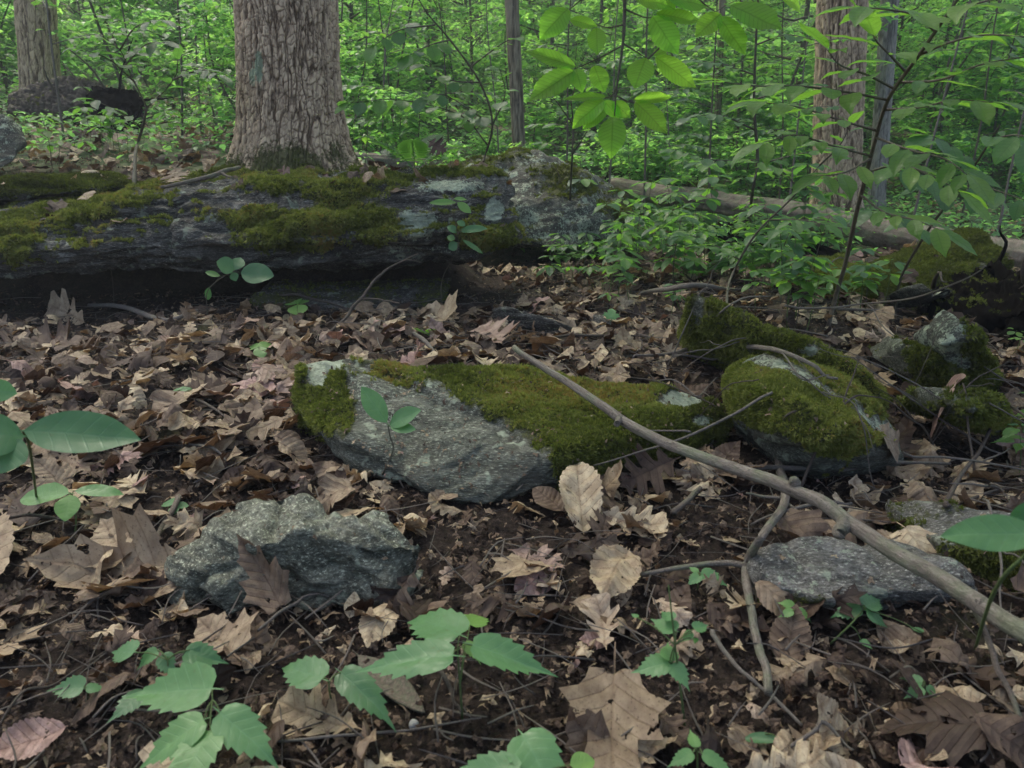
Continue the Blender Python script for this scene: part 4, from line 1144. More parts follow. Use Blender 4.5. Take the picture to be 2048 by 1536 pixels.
def place_shrub(k, x, y, sc, rz, name='shrub', cat='shrub', group='leafy shrubs of the understorey'):
    st, fo, Ht, tall = SHR[k]
    t = thing(name, (x, y, H1(x, y)), '', cat, group)
    t.rotation_euler = (random.uniform(-.06, .06), random.uniform(-.06, .06), rz)
    t.scale = (sc, sc, sc * random.uniform(0.85, 1.15))
    link('stem', st, t); f = link('foliage', fo, t); f['kind'] = 'stuff'
    f['tone'] = random.uniform(-0.08, 0.0) if x > 1 else random.uniform(-0.02, 0.0)
    return t
rs = random.Random(78)
shr = []
def clear(x, y):
    X = project((x, y, H1(x, y) + 0.2))[0]
    for (tx, ty, w) in ((ob.x, ob.y, .6), (lb.x, lb.y, .5), (rb.x, rb.y, .5), (rb2.x, rb2.y, .35)):
        if math.hypot(x - tx, y - ty) < w: return False
    # keep the views of the big trunks open
    if 440 < X < 720 and y < 4.3: return False
    if -90 < X < 210 and y < 8.3: return False
    if 1590 < X < 1790 and y < 6.3: return False
    if 110 < X < 280 and y < 6.3: return False
    return True
def fill(n, y0, y1, kinds, scs, kind_name, cat, grp, xcond=None):
    c = 0; tries = 0
    while c < n and tries < n * 30:
        tries += 1
        y = y0 + (y1 - y0) * rs.random() ** 0.8
        x = rs.uniform(-0.80, 0.80) * (y + 1.0)
        if not clear(x, y) or (xcond and not xcond(x, y)): continue
        o = place_shrub(rs.choice(kinds), x, y, rs.uniform(*scs), rs.uniform(0, 6.28), kind_name, cat, grp)
        shr.append((o, Vector((x, y, 0)))); c += 1
fill(44, 5.3, 8.4, (0, 1, 2, 3), (0.45, 0.85), 'shrub', 'shrub', 'leafy shrubs of the understorey', lambda x, y: not (x > 0.8 and y < 6.2))
fill(95, 8, 14, (0, 1, 2, 3, 4, 5), (0.7, 1.15), 'shrub', 'shrub', 'leafy shrubs of the understorey')
fill(85, 11, 24, (4, 5, 6, 7), (0.8, 1.3), 'young_tree', 'young tree', 'young trees in the wood behind')
fill(95, 14, 38, (8, 9), (0.7, 1.15), 'young_tree', 'young tree', 'young trees in the wood behind')
fill(60, 34, 60, (8, 9), (1.1, 1.6), 'young_tree', 'young tree', 'young trees in the wood behind')
fill(60, 8.5, 17, (8, 9), (0.38, 0.62), 'young_tree', 'young tree', 'young trees in the wood behind')
fill(40, 6.6, 11, (4, 5, 6, 7), (0.6, 0.95), 'young_tree', 'young tree', 'young trees in the wood behind', lambda x, y: abs(x) > .3)
def look_shrub(o):
    z = o.location.y
    if o['category'] == 'shrub': return 'low leafy shrub' if z < 8.2 else 'leafy shrub'
    return 'slender young tree' if z < 17 else 'distant young tree'
relabel(shr, look_shrub)

# low ground plants, too many to count, and the far wood that reads as one mass
def ground_cover():
    r = np.random.default_rng(21)
    items = []
    def add(n, y0, y1, L, hgt, tone, xf=None):
        y = y0 + (y1 - y0) * r.random(n) ** 0.9; x = r.uniform(-0.82, 0.82, n) * (y + 0.7)
        dens = fbm(np.stack([x * 0.9, y * 0.9, y * 0], 1), 3, 31)
        keep = dens > r.uniform(-0.45, 0.15, n)
        if xf is not None: keep &= xf(x, y)
        x, y = x[keep], y[keep]; n = len(x)
        M = rot_batch(r, n, L, 0.72, 0.5)
        M[:, :3, 3] = np.stack([x, y, H(x, y) + r.uniform(0.01, 1, n) * hgt], 1)
        tn = np.clip(r.uniform(*tone, n), .01, .98)
        items.extend((int(2 if L > .1 else r.integers(0, 2)), M[i], float(tn[i])) for i in range(n))
    add(20000, 4.3, 9, 0.055, 0.15, (0.0, 0.6), lambda x, y: ~((x < 0.5) & (y < 4.6)))
    add(34000, 8, 18, 0.09, 0.6, (0.1, 0.8))
    add(22000, 16, 40, 0.17, 1.3, (0.2, 0.9))
    o = link('ground_cover', scatter('ground_cover', LQ, items, FAR))
    tag(o, 'low leafy ground plants covering the forest floor behind the log and ledge', 'ground cover', kind='stuff')
ground_cover()
def far_wood():
    r = np.random.default_rng(22)
    n = 26000
    y = r.uniform(34, 85, n); x = r.uniform(-0.85, 0.85, n) * y
    z = H(x, y) + r.uniform(0, 1, n) ** 1.3 * 9
    M = rot_batch(r, n, 0.75, 0.5, 1.0)
    M[:, :3, 3] = np.stack([x, y, z], 1)
    tn = np.clip(0.55 + 0.4 * fbm(M[:, :3, 3] * 0.3, 3, 4) + r.normal(0, .12, n), .01, .98)
    o = link('far_woods', scatter('far_woods', LQ, [(2, M[i], float(tn[i])) for i in range(n)], FAR))
    tag(o, 'distant leafy woods on the hillside beyond the trunks', 'woods', kind='stuff')
far_wood()
#@@PART3@@
# ------------------------------------------------------------------ the fallen log, stumps, the upturned root
def log_obj(name, pts, radii, mat, label, cat='log', sides=40, n=14, wob=0.02, seed=0, moss=None, groove=0.006):
    pts = [Vector(p) for p in pts]
    V, Fa, U = tube_arrays(pts, radii, sides, n, wob, seed)
    Q = Fa[0]; N = vnormals(V, Q)
    th = U[:, 1] * 2 * math.pi
    g = fbm(np.stack([np.cos(th) * 5, np.sin(th) * 5, U[:, 0] * 9], 1), 4, seed + 3)
    V = V + N * (groove * 2.2 * g)[:, None]
    base = Vector(pts[0]); b = np.array(tuple(base))
    mk = moss(V, N) if moss else np.zeros(len(V))
    root = tag(link(name, mesh_np(name, V - b, Fa, mat, U), None, base), label, cat)
    if moss: moss_on(V, Q, np.clip(mk, 0, 1), 20000, 0.011, root, base, 0.3, (0.05, 0.6), seed)
    return root
lg = [P(1228, 372, 6.2), P(1380, 400, 5.6), P(1560, 425, 5.0), P(1760, 465, 4.5), P(1960, 497, 4.1), P(2140, 530, 3.8)]
log_obj('fallen_log', lg, [0.07, 0.08, 0.085, 0.085, 0.08, 0.075], LOGWOOD, 'long bare grey fallen log running down to the right behind the plants', wob=0.015, seed=2)
lg2 = [P(1212, 352, 6.9), P(1300, 366, 6.6), P(1375, 392, 6.2), P(1450, 418, 5.9)]
log_obj('mossy_log', lg2, [0.09, 0.10, 0.09, 0.06], ROTTEN, 'short dark mossy log lying along the upper end of the bare fallen log', wob=0.03, seed=4, moss=lambda V, N: 0.9 * sstep(0, .6, N[:, 2]) + .25 * fbm(V * 5, 3, 2), groove=.012)
lg3 = [P(690, 318, 5.2), P(780, 322, 5.3), P(870, 332, 5.3), P(960, 345, 5.2)]
log_obj('thin_log', lg3, [0.045, 0.05, 0.045, 0.03], LOGWOOD, 'thin pale log lying just right of the big oak', wob=0.02, seed=6)
lg4 = [P(1400, 455, 4.9), P(1480, 470, 4.8), P(1600, 490, 4.5), P(1690, 520, 4.2)]
log_obj('dark_log', lg4, [0.05, 0.07, 0.07, 0.05], ROTTEN, 'dark rotten log in the shade below the bare fallen log', wob=0.03, seed=8, groove=.012)

def craggy(name, a, label, cat, thick, seed, mat=ROTTEN, rough=0.05, moss=None, spikes=0):
    V, Q = hull_arrays([a + back(a, thick, -0.03)], 0.013, 2)
    N = vnormals(V, Q)
    q = V * np.array([3.5, 3.5, .9])
    d = rough * (.8 - np.abs(fbm(q * 4.2 + .3 * V[:, :1], 4, seed, 0.65)) * 3.2) + rough * 0.35 * fbm(q * 14, 3, seed + 3)
    V = V + N * d[:, None]
    base = Vector((V[:, 0].mean(), V[:, 1].mean(), V[:, 2].min())); b = np.array(tuple(base))
    N = vnormals(V, Q)
    mk = moss(V, N) if moss else np.zeros(len(V))
    root = tag(link(name, mesh_np(name, V - b, Q, mat, np.stack([V[:, 2] * 1.5, V[:, 0] * 1.5], 1)), None, base), label, cat)
    if moss: moss_on(V, Q, np.clip(mk, 0, 1), 16000, 0.011, root, base, 0.4, (0.1, 0.7), seed)
    r = random.Random(seed)
    for k in range(spikes):
        i = r.randrange(len(V)); p0 = Vector(V[i]); n0 = Vector(N[i])
        e = p0 + n0 * r.uniform(.08, .25) + Vector((r.uniform(-.1, .1), r.uniform(-.05, .05), r.uniform(-.04, .16)))
        V2, F2, U2 = tube_arrays([p0 - n0 * .03, (p0 + e) / 2 + Vector((r.uniform(-.03, .03), 0, r.uniform(-.03, .03))), e], [0.012, 0.008, 0.003], 6, 4, .01, k)
        link('root', mesh_np('root', V2 - b, F2, mat, U2), root)
    return root
def root_ends(root, V, N, n, seed, lo, hi):
    r = random.Random(seed); b = np.array(tuple(root.location))
    for k in range(n):
        i = r.randrange(len(V)); p0 = Vector(V[i]); n0 = Vector(N[i])
        e = p0 + n0 * r.uniform(lo, hi) + Vector((r.uniform(-.1, .1), r.uniform(-.05, .05), r.uniform(-.08, .14)))
        m = (p0 + e) / 2 + Vector((r.uniform(-.05, .05), 0, r.uniform(-.03, .05)))
        V2, F2, U2 = tube_arrays([p0 - n0 * .03, m, e], [0.011, 0.007, 0.002], 6, 5, .015, k)
        link('root', mesh_np('root', V2 - b, F2, TWIG_DARK if k % 3 else ROTTEN, U2), root)
def rotten(name, a, thick, label, cat, lrot, seed, nroots, lo, hi, moss=None, voxel=.011):
    hl = [a + back(a, thick, -0.03)]
    o = rock(name, hl, ROTTEN, label, voxel, 1, (0.05, 0.03, 0.22), lrot, 0.04, 0.02, moss, None, 12000, 0.010, 0.5, (0.1, 0.7), seed, cat=cat, chisel=0.035)
    V = np.empty(len(o.data.vertices) * 3); o.data.vertices.foreach_get('co', V); V = V.reshape(-1, 3) + np.array(tuple(o.location))
    N = np.empty(len(o.data.vertices) * 3); o.data.vertices.foreach_get('normal', N); N = N.reshape(-1, 3)
    f = (N[:, 1] < .2) & (V[:, 2] > V[:, 2].min() + .05)
    root_ends(o, V[f], N[f], nroots, seed, lo, hi)
a = ps([(1895, 640, 2.7), (1930, 605, 2.75), (1985, 580, 2.75), (2030, 552, 2.75), (2080, 530, 2.75), (2170, 620, 2.7), (2150, 725, 2.4), (2050, 715, 2.42), (1980, 700, 2.5), (1925, 680, 2.6), (2020, 620, 2.5), (2090, 610, 2.45)])
rotten('rotten_stump', a, .3, 'black rotten stump at the right margin behind the upright pale rock', 'stump', (R(20), R(62), 0), 5, 12, .05, .16, lambda V, N, X, Y: .5 * sstep(.5, .95, N[:, 2]) + .3 * fbm(V * 6, 3, 1))
a = ps([(175, 195, 6.4), (200, 168, 6.4), (235, 178, 6.4), (258, 200, 6.3), (252, 245, 6.2), (235, 268, 6.1), (205, 250, 6.2), (180, 222, 6.3)])
rotten('upturned_root', a, .3, 'black upturned root mass of a fallen tree right of the left tree', 'root', (R(80), R(30), 0), 8, 12, .15, .45, None, .014)
a = ps([(20, 195, 7.3), (60, 178, 7.2), (120, 158, 7.0), (170, 165, 6.9), (200, 195, 6.7), (180, 225, 6.6), (90, 215, 6.9), (20, 225, 7.1)])
craggy('rotten_log', a, 'brown crumbling log end between the left tree and the upturned root', 'log', 0.3, 12, mat=TWIG_DARK, rough=0.05, moss=lambda V, N: .5 * sstep(.3, .9, N[:, 2]) + .3 * fbm(V * 6, 3, 1), spikes=3)

# ------------------------------------------------------------------ sticks and twigs
def stick(label, pts, radii, mat=TWIG, forks=(), cat='stick', name='stick', sides=10, n=8, wob=0.004, knots=0, seed=0):
    base = Vector(pts[0]); b = np.array(tuple(base))
    V, Fa, U = tube_arrays(pts, radii, sides, n, wob, seed)
    root = tag(link(name, mesh_np(name, V - b, Fa, mat, U), None, base), label, cat)
    for fp, fr in forks:
        V, Fa, U = tube_arrays(fp, fr, max(5, sides - 2), 6, wob * 0.7, seed + 1)
        link('fork', mesh_np('fork', V - b, Fa, mat, U), root)
    return root
def lift(lst): return [S(a[0], a[1], a[2] if len(a) > 2 else 0.006) for a in lst]
# the big one, from the centre rock up towards the camera
bs = [P(1028, 694, 1.60), P(1130, 765, 1.47), P(1235, 835, 1.345), P(1345, 893, 1.25), P(1470, 938, 1.16), P(1590, 978, 1.07), P(1700, 1048, .97), P(1850, 1138, 0.85), P(1960, 1205, 0.77), P(2080, 1285, 0.69), P(2260, 1400, 0.60)]
def rad(p, w): return w * (Vector(p) - CAM).dot(Vector((0, cP, -sP))) / F / 2
br = [rad(p, w) for p, w in zip(bs, (11, 15, 19, 22, 24, 27, 30, 35, 38, 41, 44))]
stick('long smooth grey-brown stick lying across the centre rock down to the lower right', bs, br, STICK, cat='stick', name='long_stick', sides=20, n=12, wob=0.003, seed=3,
      forks=[([bs[2], P(1240, 838, 1.335), P(1233, 848, 1.32)], [.009, .007, .006]), ([P(1690, 1040, .98), P(1682, 1060, .96), P(1680, 1068, .95)], [.012, .010, .008]), ([P(1585, 972, 1.075), P(1590, 962, 1.07), P(1592, 958, 1.07)], [.010, .008, .006])])
st = lift([(1535, 893, .02), (1548, 935, .03), (1560, 985, .035), (1566, 1045, .04), (1525, 1110, .04), (1490, 1165, .035), (1487, 1215, .035), (1503, 1285, .035), (1522, 1350, .03), (1530, 1418, .022)])
stick('speckled crooked stick under the long one, running down the lower right', st, [rad(p, 17) for p in st], STICK, name='crooked_stick', sides=14, n=8, wob=0.004, seed=5,
      forks=[(lift([(1487, 1172, .035), (1440, 1162, .035), (1370, 1172, .035), (1280, 1180, .03)]), [.0055, .005, .0042, .003]), (lift([(1566, 1045, .04), (1590, 1058, .035)]), [.005, .003]), (lift([(1562, 1035, .04), (1520, 1025, .035), (1490, 1015, .03)]), [.004, .003, .002])])
stick('dark slender twig leaning up against the ledge, forked at its foot', [S(640, 692, .01), P(685, 640, 2.55), P(722, 600, 2.62), P(745, 560, 2.68), P(782, 535, 2.72), P(835, 508, 2.78)], [.0065, .006, .0055, .005, .004, .0025], TWIG_DARK, name='leaning_twig', wob=.006,
      forks=[([P(722, 600, 2.62), P(770, 601, 2.6), P(800, 605, 2.55)], [.004, .003, .002]), ([P(800, 527, 2.74), P(820, 520, 2.7), P(845, 524, 2.7)], [.002, .0018, .001])])
stick('twisted grey branch lying over the top of the rounded mossy rock', lift([(1265, 735, .03), (1330, 728, .03), (1400, 720, .035), (1490, 704, .02), (1560, 722, .02), (1620, 748, .02), (1668, 772, .015)]), [.003, .006, .007, .007, .0055, .0045, .003], TWIG, name='twisted_branch', wob=.008,
      forks=[(lift([(1345, 732, .03), (1420, 738, .03), (1475, 724, .03)]), [.004, .004, .003]), (lift([(1560, 722, .02), (1600, 775, .02), (1660, 762, .02)]), [.002, .002, .001]), (lift([(1380, 722, .03), (1460, 662, .08), (1540, 645, .1)]), [.004, .003, .002])])
stick('grey stick lying on the litter behind the pointed mossy slab', lift([(1205, 606, .02), (1300, 602, .03), (1380, 599, .04), (1470, 592, .03), (1575, 588, .02)]), [.007, .009, .008, .007, .004], TWIG, wob=.01, seed=2)
stick('straight twig lying in the litter below the rounded mossy rock', lift([(1480, 962, .03), (1560, 965, .035), (1660, 968, .035), (1770, 955, .035), (1895, 958, .035)]), [.004, .0055, .005, .0045, .0025], TWIG, wob=.004, seed=9,
      forks=[(lift([(1630, 935, .035), (1720, 945, .035), (1800, 938, .02), (1880, 950, .02)]), [.003, .003, .002, .0015])])
stick('thin pale broken twig with a hooked end near the lower right', lift([(1420, 1303, .035), (1452, 1345, .028), (1490, 1385, .025), (1530, 1412, .022), (1600, 1480, .02)]), [.0038, .003, .0026, .0025, .002], TWIG, wob=.002, seed=12)
stick('pale stick lying on the moss of the ledge at the foot of the oak', [P(322, 374, 3.05), P(380, 362, 3.12), P(440, 346, 3.2), P(478, 334, 3.3)], [.006, .009, .010, .008], LOGWOOD, wob=.006, seed=4, forks=[([P(440, 346, 3.2), P(465, 355, 3.15)], [.006, .003])])
stick('short pale chewed twig left of the long stick below the centre rock', lift([(1345, 1046, .02), (1372, 1024, .025), (1398, 1005, .03)]), [.006, .0055, .0045], LOGWOOD, wob=.002)
stick('slender pale twig standing against the greenish angular rock', lift([(300, 1120, .012), (330, 1075, .02), (362, 1020, .03)]), [.004, .005, .006], LOGWOOD, wob=.003, seed=8)
stick('dark twig standing out at the right margin in front of the small mossy rock', lift([(1888, 1020, .01), (1940, 960, .06), (1990, 905, .12)]) + [P(2060, 850, 1.35)], [.0045, .004, .0035, .0025], TWIG_DARK, wob=.006, seed=14, forks=[(lift([(1890, 1022, .01), (1980, 1000, .02), (2060, 985, .02)]), [.004, .003, .002])])
stick('thin arching twig over the low rocks at the right margin', lift([(1560, 700, .12), (1700, 690, .14), (1840, 700, .16), (1945, 660, .16)]), [.003, .003, .0025, .0015], TWIG, wob=.01, seed=15, forks=[(lift([(1720, 690, .14), (1780, 740, .1), (1820, 760, .06)]), [.002, .002, .001])])
stick('brown stalk bent down at the lower right, past the end of the big stick', [P(1950, 1212, .80), P(1975, 1290, .74), P(2010, 1370, .70), P(2060, 1490, .64)], [.0035, .0035, .003, .0028], LOGWOOD, wob=.003)
for k, (lab, pts) in enumerate([
    ('short dark stick among the leaves between the centre rock and the ledge', [(826, 682), (850, 702), (872, 722)]),
    ('flat brown stick in front of the fern seedling at the ledge', [(560, 600), (620, 612), (700, 632)]),
    ('long thin dark twig on the litter below the left end of the ledge', [(180, 622), (250, 632), (330, 652), (400, 640)]),
    ('thin root-like twig arching over the soil at the lower left', [(0, 1490), (60, 1430), (130, 1385), (230, 1330)]),
    ('thin twig running along the bottom edge left of the centre', [(480, 1520), (650, 1530), (800, 1495), (960, 1480)]),
    ('forked pale rootlet hanging on the bare soil in the bottom middle', [(868, 1350), (885, 1390), (908, 1420), (922, 1475)]),
    ('pale broken stick at the bottom edge, right of the large pointed leaf', [(1560, 1530), (1640, 1500), (1700, 1535)]),
    ('thin dark twig by the curled oak leaves at the left', [(350, 810), (410, 830), (460, 860)]),
    ('short grey stick among leaves left of the centre rock', [(380, 905), (430, 925), (455, 942)]),
    ('curved twig in the litter right of the centre rock', [(1455, 800), (1490, 850), (1540, 865), (1590, 858)]),
    ('thin stick leaning out of the litter at the right of the pale slab', [(1700, 1030), (1620, 1045), (1500, 1070)]),
    ('slim twig across the dark soil at the left margin', [(0, 1062), (70, 1062), (150, 1070)]),
    ('dark twig lying in front of the greenish angular rock', [(520, 1290), (580, 1250), (640, 1215)]),
    ('brown twig crossing the litter right of the thin slab edge', [(1100, 690), (1180, 694), (1290, 688)]),
    ('stick lying behind the low rocks at the right', [(1590, 620), (1700, 640), (1800, 632)]),
    ('grey stick leaning in the plants below the dark log', [(1380, 560), (1460, 530), (1560, 520)])]):
    p_ = lift([(x, y, .024 + .012 * (i % 2)) for i, (x, y) in enumerate(pts)])
    r_ = rad(p_[0], random.Random(k).uniform(5, 10)); stick(lab, p_, [r_ * .8, r_, r_ * .5], [TWIG, TWIG_DARK][k % 2], wob=.004, seed=40 + k)
# loose dead twigs tangled over the litter, mostly to the right
def loose_twigs():
    r = random.Random(88); out = []
    for i in range(46):
        if i < 26: px, py = r.uniform(1270, 2040), r.uniform(590, 840)
        elif i < 36: px, py = r.uniform(1000, 1700), r.uniform(520, 640)
        else: px, py = r.uniform(1450, 2040), r.uniform(840, 1060)
        p = S(px, py, .03); L = r.uniform(.12, .38) * (1.3 if py < 640 else 1); th = r.gauss(.15, .55) + (math.pi if r.random() < .5 else 0)
        q = p + Vector((math.cos(th) * L, math.sin(th) * L, 0)); z, _, _ = top_at(q.x, q.y); q.z = z + r.uniform(.01, .07)
        m = (p + q) / 2; z, _, _ = top_at(m.x, m.y); m = Vector((m.x + r.uniform(-.02, .02), m.y + r.uniform(-.02, .02), max(z + .012, (p.z + q.z) / 2 + r.uniform(-.01, .03))))
        r0 = r.uniform(.0012, .0032); dv = (q - p)
        f0 = m; f1 = m + dv * r.uniform(.25, .45) + Vector((-dv.y, dv.x, 0)) * r.choice((-1, 1)) * r.uniform(.15, .35) + Vector((0, 0, .015))
        o = stick('', [p, m, q], [r0, r0 * .85, r0 * .4], [TWIG, TWIG, TWIG_DARK][i % 3], wob=.007, seed=i, name='fallen_twig', cat='twig', sides=6, forks=[([f0, (f0 + f1) / 2 + Vector((0, 0, .006)), f1], [r0 * .7, r0 * .5, r0 * .25])])
        o['group'] = 'dead twigs lying on the litter'
        out.append((o, p))
    relabel(out, lambda o: 'thin forked dead twig')
loose_twigs()
# bark strip
bb_ = S(780, 1380, .02)
V, Fa, U = leaf_arrays('oval', 6, 3.0, 0.2, 0, .03, 0, 3)
o = link('bark_strip', mesh_np('bark_strip', V * np.array([.55, 1, .55]), Fa, LOGWOOD, U)); dvec = S(845, 1430, .01) - S(718, 1328, .02)
M = basis(dvec, (0, -0.3, 1), dvec.length * 1.05, dvec.length * .75, dvec.length * .6); M.translation = S(718, 1328, .015); o.matrix_basis = M
md_ = o.modifiers.new('t', 'SOLIDIFY'); md_.thickness = 0.03
tag(o, 'curled pale strip of bark lying on the bare soil in the bottom middle', 'bark')
# nuts
def nut(px, py, w, label, mat=NUT, cat='nut', capp=True):
    p = S(px, py + w / 2 - 2, 0); r0 = rad(p, w)
    th = np.linspace(0, 2 * math.pi, 20, endpoint=False); ph = np.linspace(0.08, math.pi - 0.08, 12)
    A, B = np.meshgrid(ph, th, indexing='ij')
    rr = r0 * (1 + .04 * np.cos(3 * B)) * (1 - .08 * np.cos(A) ** 3)
    V = np.stack([rr * np.sin(A) * np.cos(B), rr * np.sin(A) * np.sin(B), rr * np.cos(A) * 1.05 + r0 * .85], -1).reshape(-1, 3)
    i = np.arange(11)[:, None] * 20; j = np.arange(20)[None, :]; j2 = (j + 1) % 20
    Q = np.stack([i + j, i + 20 + j, i + 20 + j2, i + j2], -1).reshape(-1, 4)
    o = tag(link('nut' if cat == 'nut' else 'pebble', mesh_np(cat, V, [Q, np.arange(20)[None, :], (np.arange(20)[::-1] + 220)[None, :]], mat, np.stack([A.ravel(), B.ravel()], 1)), None, p), label, cat)
    o.rotation_euler = (random.uniform(-.5, .5), random.uniform(-.5, .5), 0)
nut(100, 765, 30, 'round brown nut husk lying in the leaves near the left margin')
nut(647, 985, 38, 'round brown nut husk between the centre rock and the greenish angular rock')
nut(826, 1451, 20, 'small pale round pebble on the dark soil beside the bark strip', PALE, 'pebble')
nut(1388, 955, 18, 'small dark nut under the mossy edge of the centre rock')

# ------------------------------------------------------------------ dead leaves
DEADP, DEADM, DKIND = [], [], []
rd = random.Random(9)
for kind, cnt in (('red_oak', 6), ('white_oak', 5), ('maple', 4), ('beech', 5), ('oval', 3)):
    for v in range(cnt):
        kw = dict(shape=kind, curl=rd.choice([-1, 1]) * rd.uniform(0.3, 3.0), bend=rd.choice([-1, 1]) * rd.uniform(0.15, 1.4), fold=rd.uniform(-.2, .4), ripple=rd.uniform(.06, .17), twist=rd.uniform(-1.1, 1.1), seed=len(DEADP) + 1)
        hi = leaf_arrays(cols=6, **kw); lo = leaf_arrays(cols=2, stations=14, **kw)
        DEADP.append(lo); DEADM.append(mesh_np(kind, hi[0], hi[1], DEAD, hi[2])); DKIND.append(kind)
for m in DEADM: pass
def unit_c(k): return DEADP[k][0].mean(0)

def dead_matrix(p, nrm, th, L, k, tilt):
    n = Vector(nrm).normalized()
    n = (n + Vector((random.gauss(0, tilt), random.gauss(0, tilt), 0))).normalized()
    if random.random() < .45: n = -n
    d = Vector((math.cos(th), math.sin(th), 0)); d = (d - n * d.dot(n)).normalized()
    M = basis(d, n, L)
    c = M @ Vector(unit_c(k))
    zmin = min((M @ Vector(v)).z for v in DEADP[k][0][::3])
    M.translation = Vector(p) - c + Vector((0, 0, 0)) 
    M.translation.z = p[2] - zmin * 0.35 - c.z * 0.65
    return M

BARE = [(760, 1330, 260, 90), (940, 1430, 230, 120), (60, 1340, 140, 90), (60, 1010, 140, 40), (1480, 1030, 190, 55), (1400, 1380, 200, 90), (480, 1250, 150, 45), (1930, 1260, 110, 60), (250, 1450, 200, 80), (1640, 1400, 120, 60), (960, 1080, 120, 50)]
def build_litter():
    cand = []
    def sample(y0, y1, dens, Lr, lay):
        area = (y1 - y0) * 2 * (.75 * y1 + .85)
        for _ in range(int(area * dens * .82)):
            y = random.uniform(y0, y1); hw = .75 * y + .85
            x = random.uniform(-1, 1) * (.75 * y1 + .85)
            if abs(x) > hw: continue
            px, py, dep = project((x, y, 0.0))
            bare = any(((px - a) / c) ** 2 + ((py - b) / d) ** 2 < 1 for a, b, c, d in BARE)
            if bare and random.random() < .95: continue
            if y > 4.6 and x > -0.3 and random.random() < .45: continue
            z, n, on = top_at(x, y)
            if on:
                if random.random() < (.97 if y < 3 else .90) or n.z < .6: continue
                if 560 < project((x, y, z))[0] < 1760 and y < 2.4: continue
            elif -2.2 < x < -.33 and 3.05 < y < 3.6 : continue
            # under an overhang or right in a steep spot: skip steep faces
            k = random.randrange(len(DEADP))
            L = random.uniform(*Lr) * (1.15 if DKIND[k] in ('red_oak', 'maple') else .8)
            tone = min(.985, max(.01, random.choice((random.gauss(.16, .10), random.gauss(.42, .12), random.gauss(.66, .10))))) if random.random() < .90 else random.uniform(.70, .985)
            lz = z + (random.uniform(0.0, lay * .8) if not on else 0.002)
            n2 = n if on else Vector((0, 0, 1))
            M = dead_matrix((x, y, lz), n2, random.uniform(0, 6.28), L, k, .22 if not on else .12)
            c = Vector((x, y, lz)); px, py, dep = project(c)
            vis = -40 < px < 2088 and 0 < py < 1580
            cand.append((L / dep * (0.6 + (lz - z) / max(lay, .01) * 0.8) if vis else 0, k, M, tone, c))
    sample(.45, 1.3, 480, (.04, .115), .028)
    sample(1.3, 2.4, 480, (.045, .13), .032)
    sample(2.4, 4.0, 380, (.045, .115), .035)
    sample(4.0, 6.5, 90, (.07, .13), .03)
    sample(6.5, 10.0, 45, (.08, .14), .03)
    cand.sort(key=lambda c: -c[0])
    return cand
CAND = build_litter()
tones = [(0.16, 'dark brown'), (.34, 'brown'), (.5, 'dull mauve-brown'), (.66, 'tan'), (.82, 'pale buff'), (.93, 'rosy brown'), (1.1, 'pinkish')]
kn = {'red_oak': 'pointed-lobed oak leaf', 'white_oak': 'round-lobed oak leaf', 'maple': 'maple leaf', 'beech': 'beech leaf', 'oval': 'oval leaf'}
fallen = []
for (s_, k, M, tone, c) in CAND[:255]:
    o = bpy.data.objects.new('fallen_leaf', DEADM[k]); col.objects.link(o); o.matrix_basis = M; o['tone'] = tone
    tag(o, '', 'dead leaf', 'fallen leaves on the forest floor')
    o['look_'] = next(n for t, n in tones if tone < t) + ' ' + kn[DKIND[k]]
    fallen.append((o, c))
relabel(fallen, lambda o: o['look_'])
for o, c in fallen: del o['look_']
rest = CAND[255:]
o = link('leaf_litter', scatter('leaf_litter', DEADP, [(k, np.array(M), t) for (_, k, M, t, c) in rest], DEAD))
tag(o, 'dead brown leaf litter spread over the forest floor', 'leaf litter', kind='stuff')

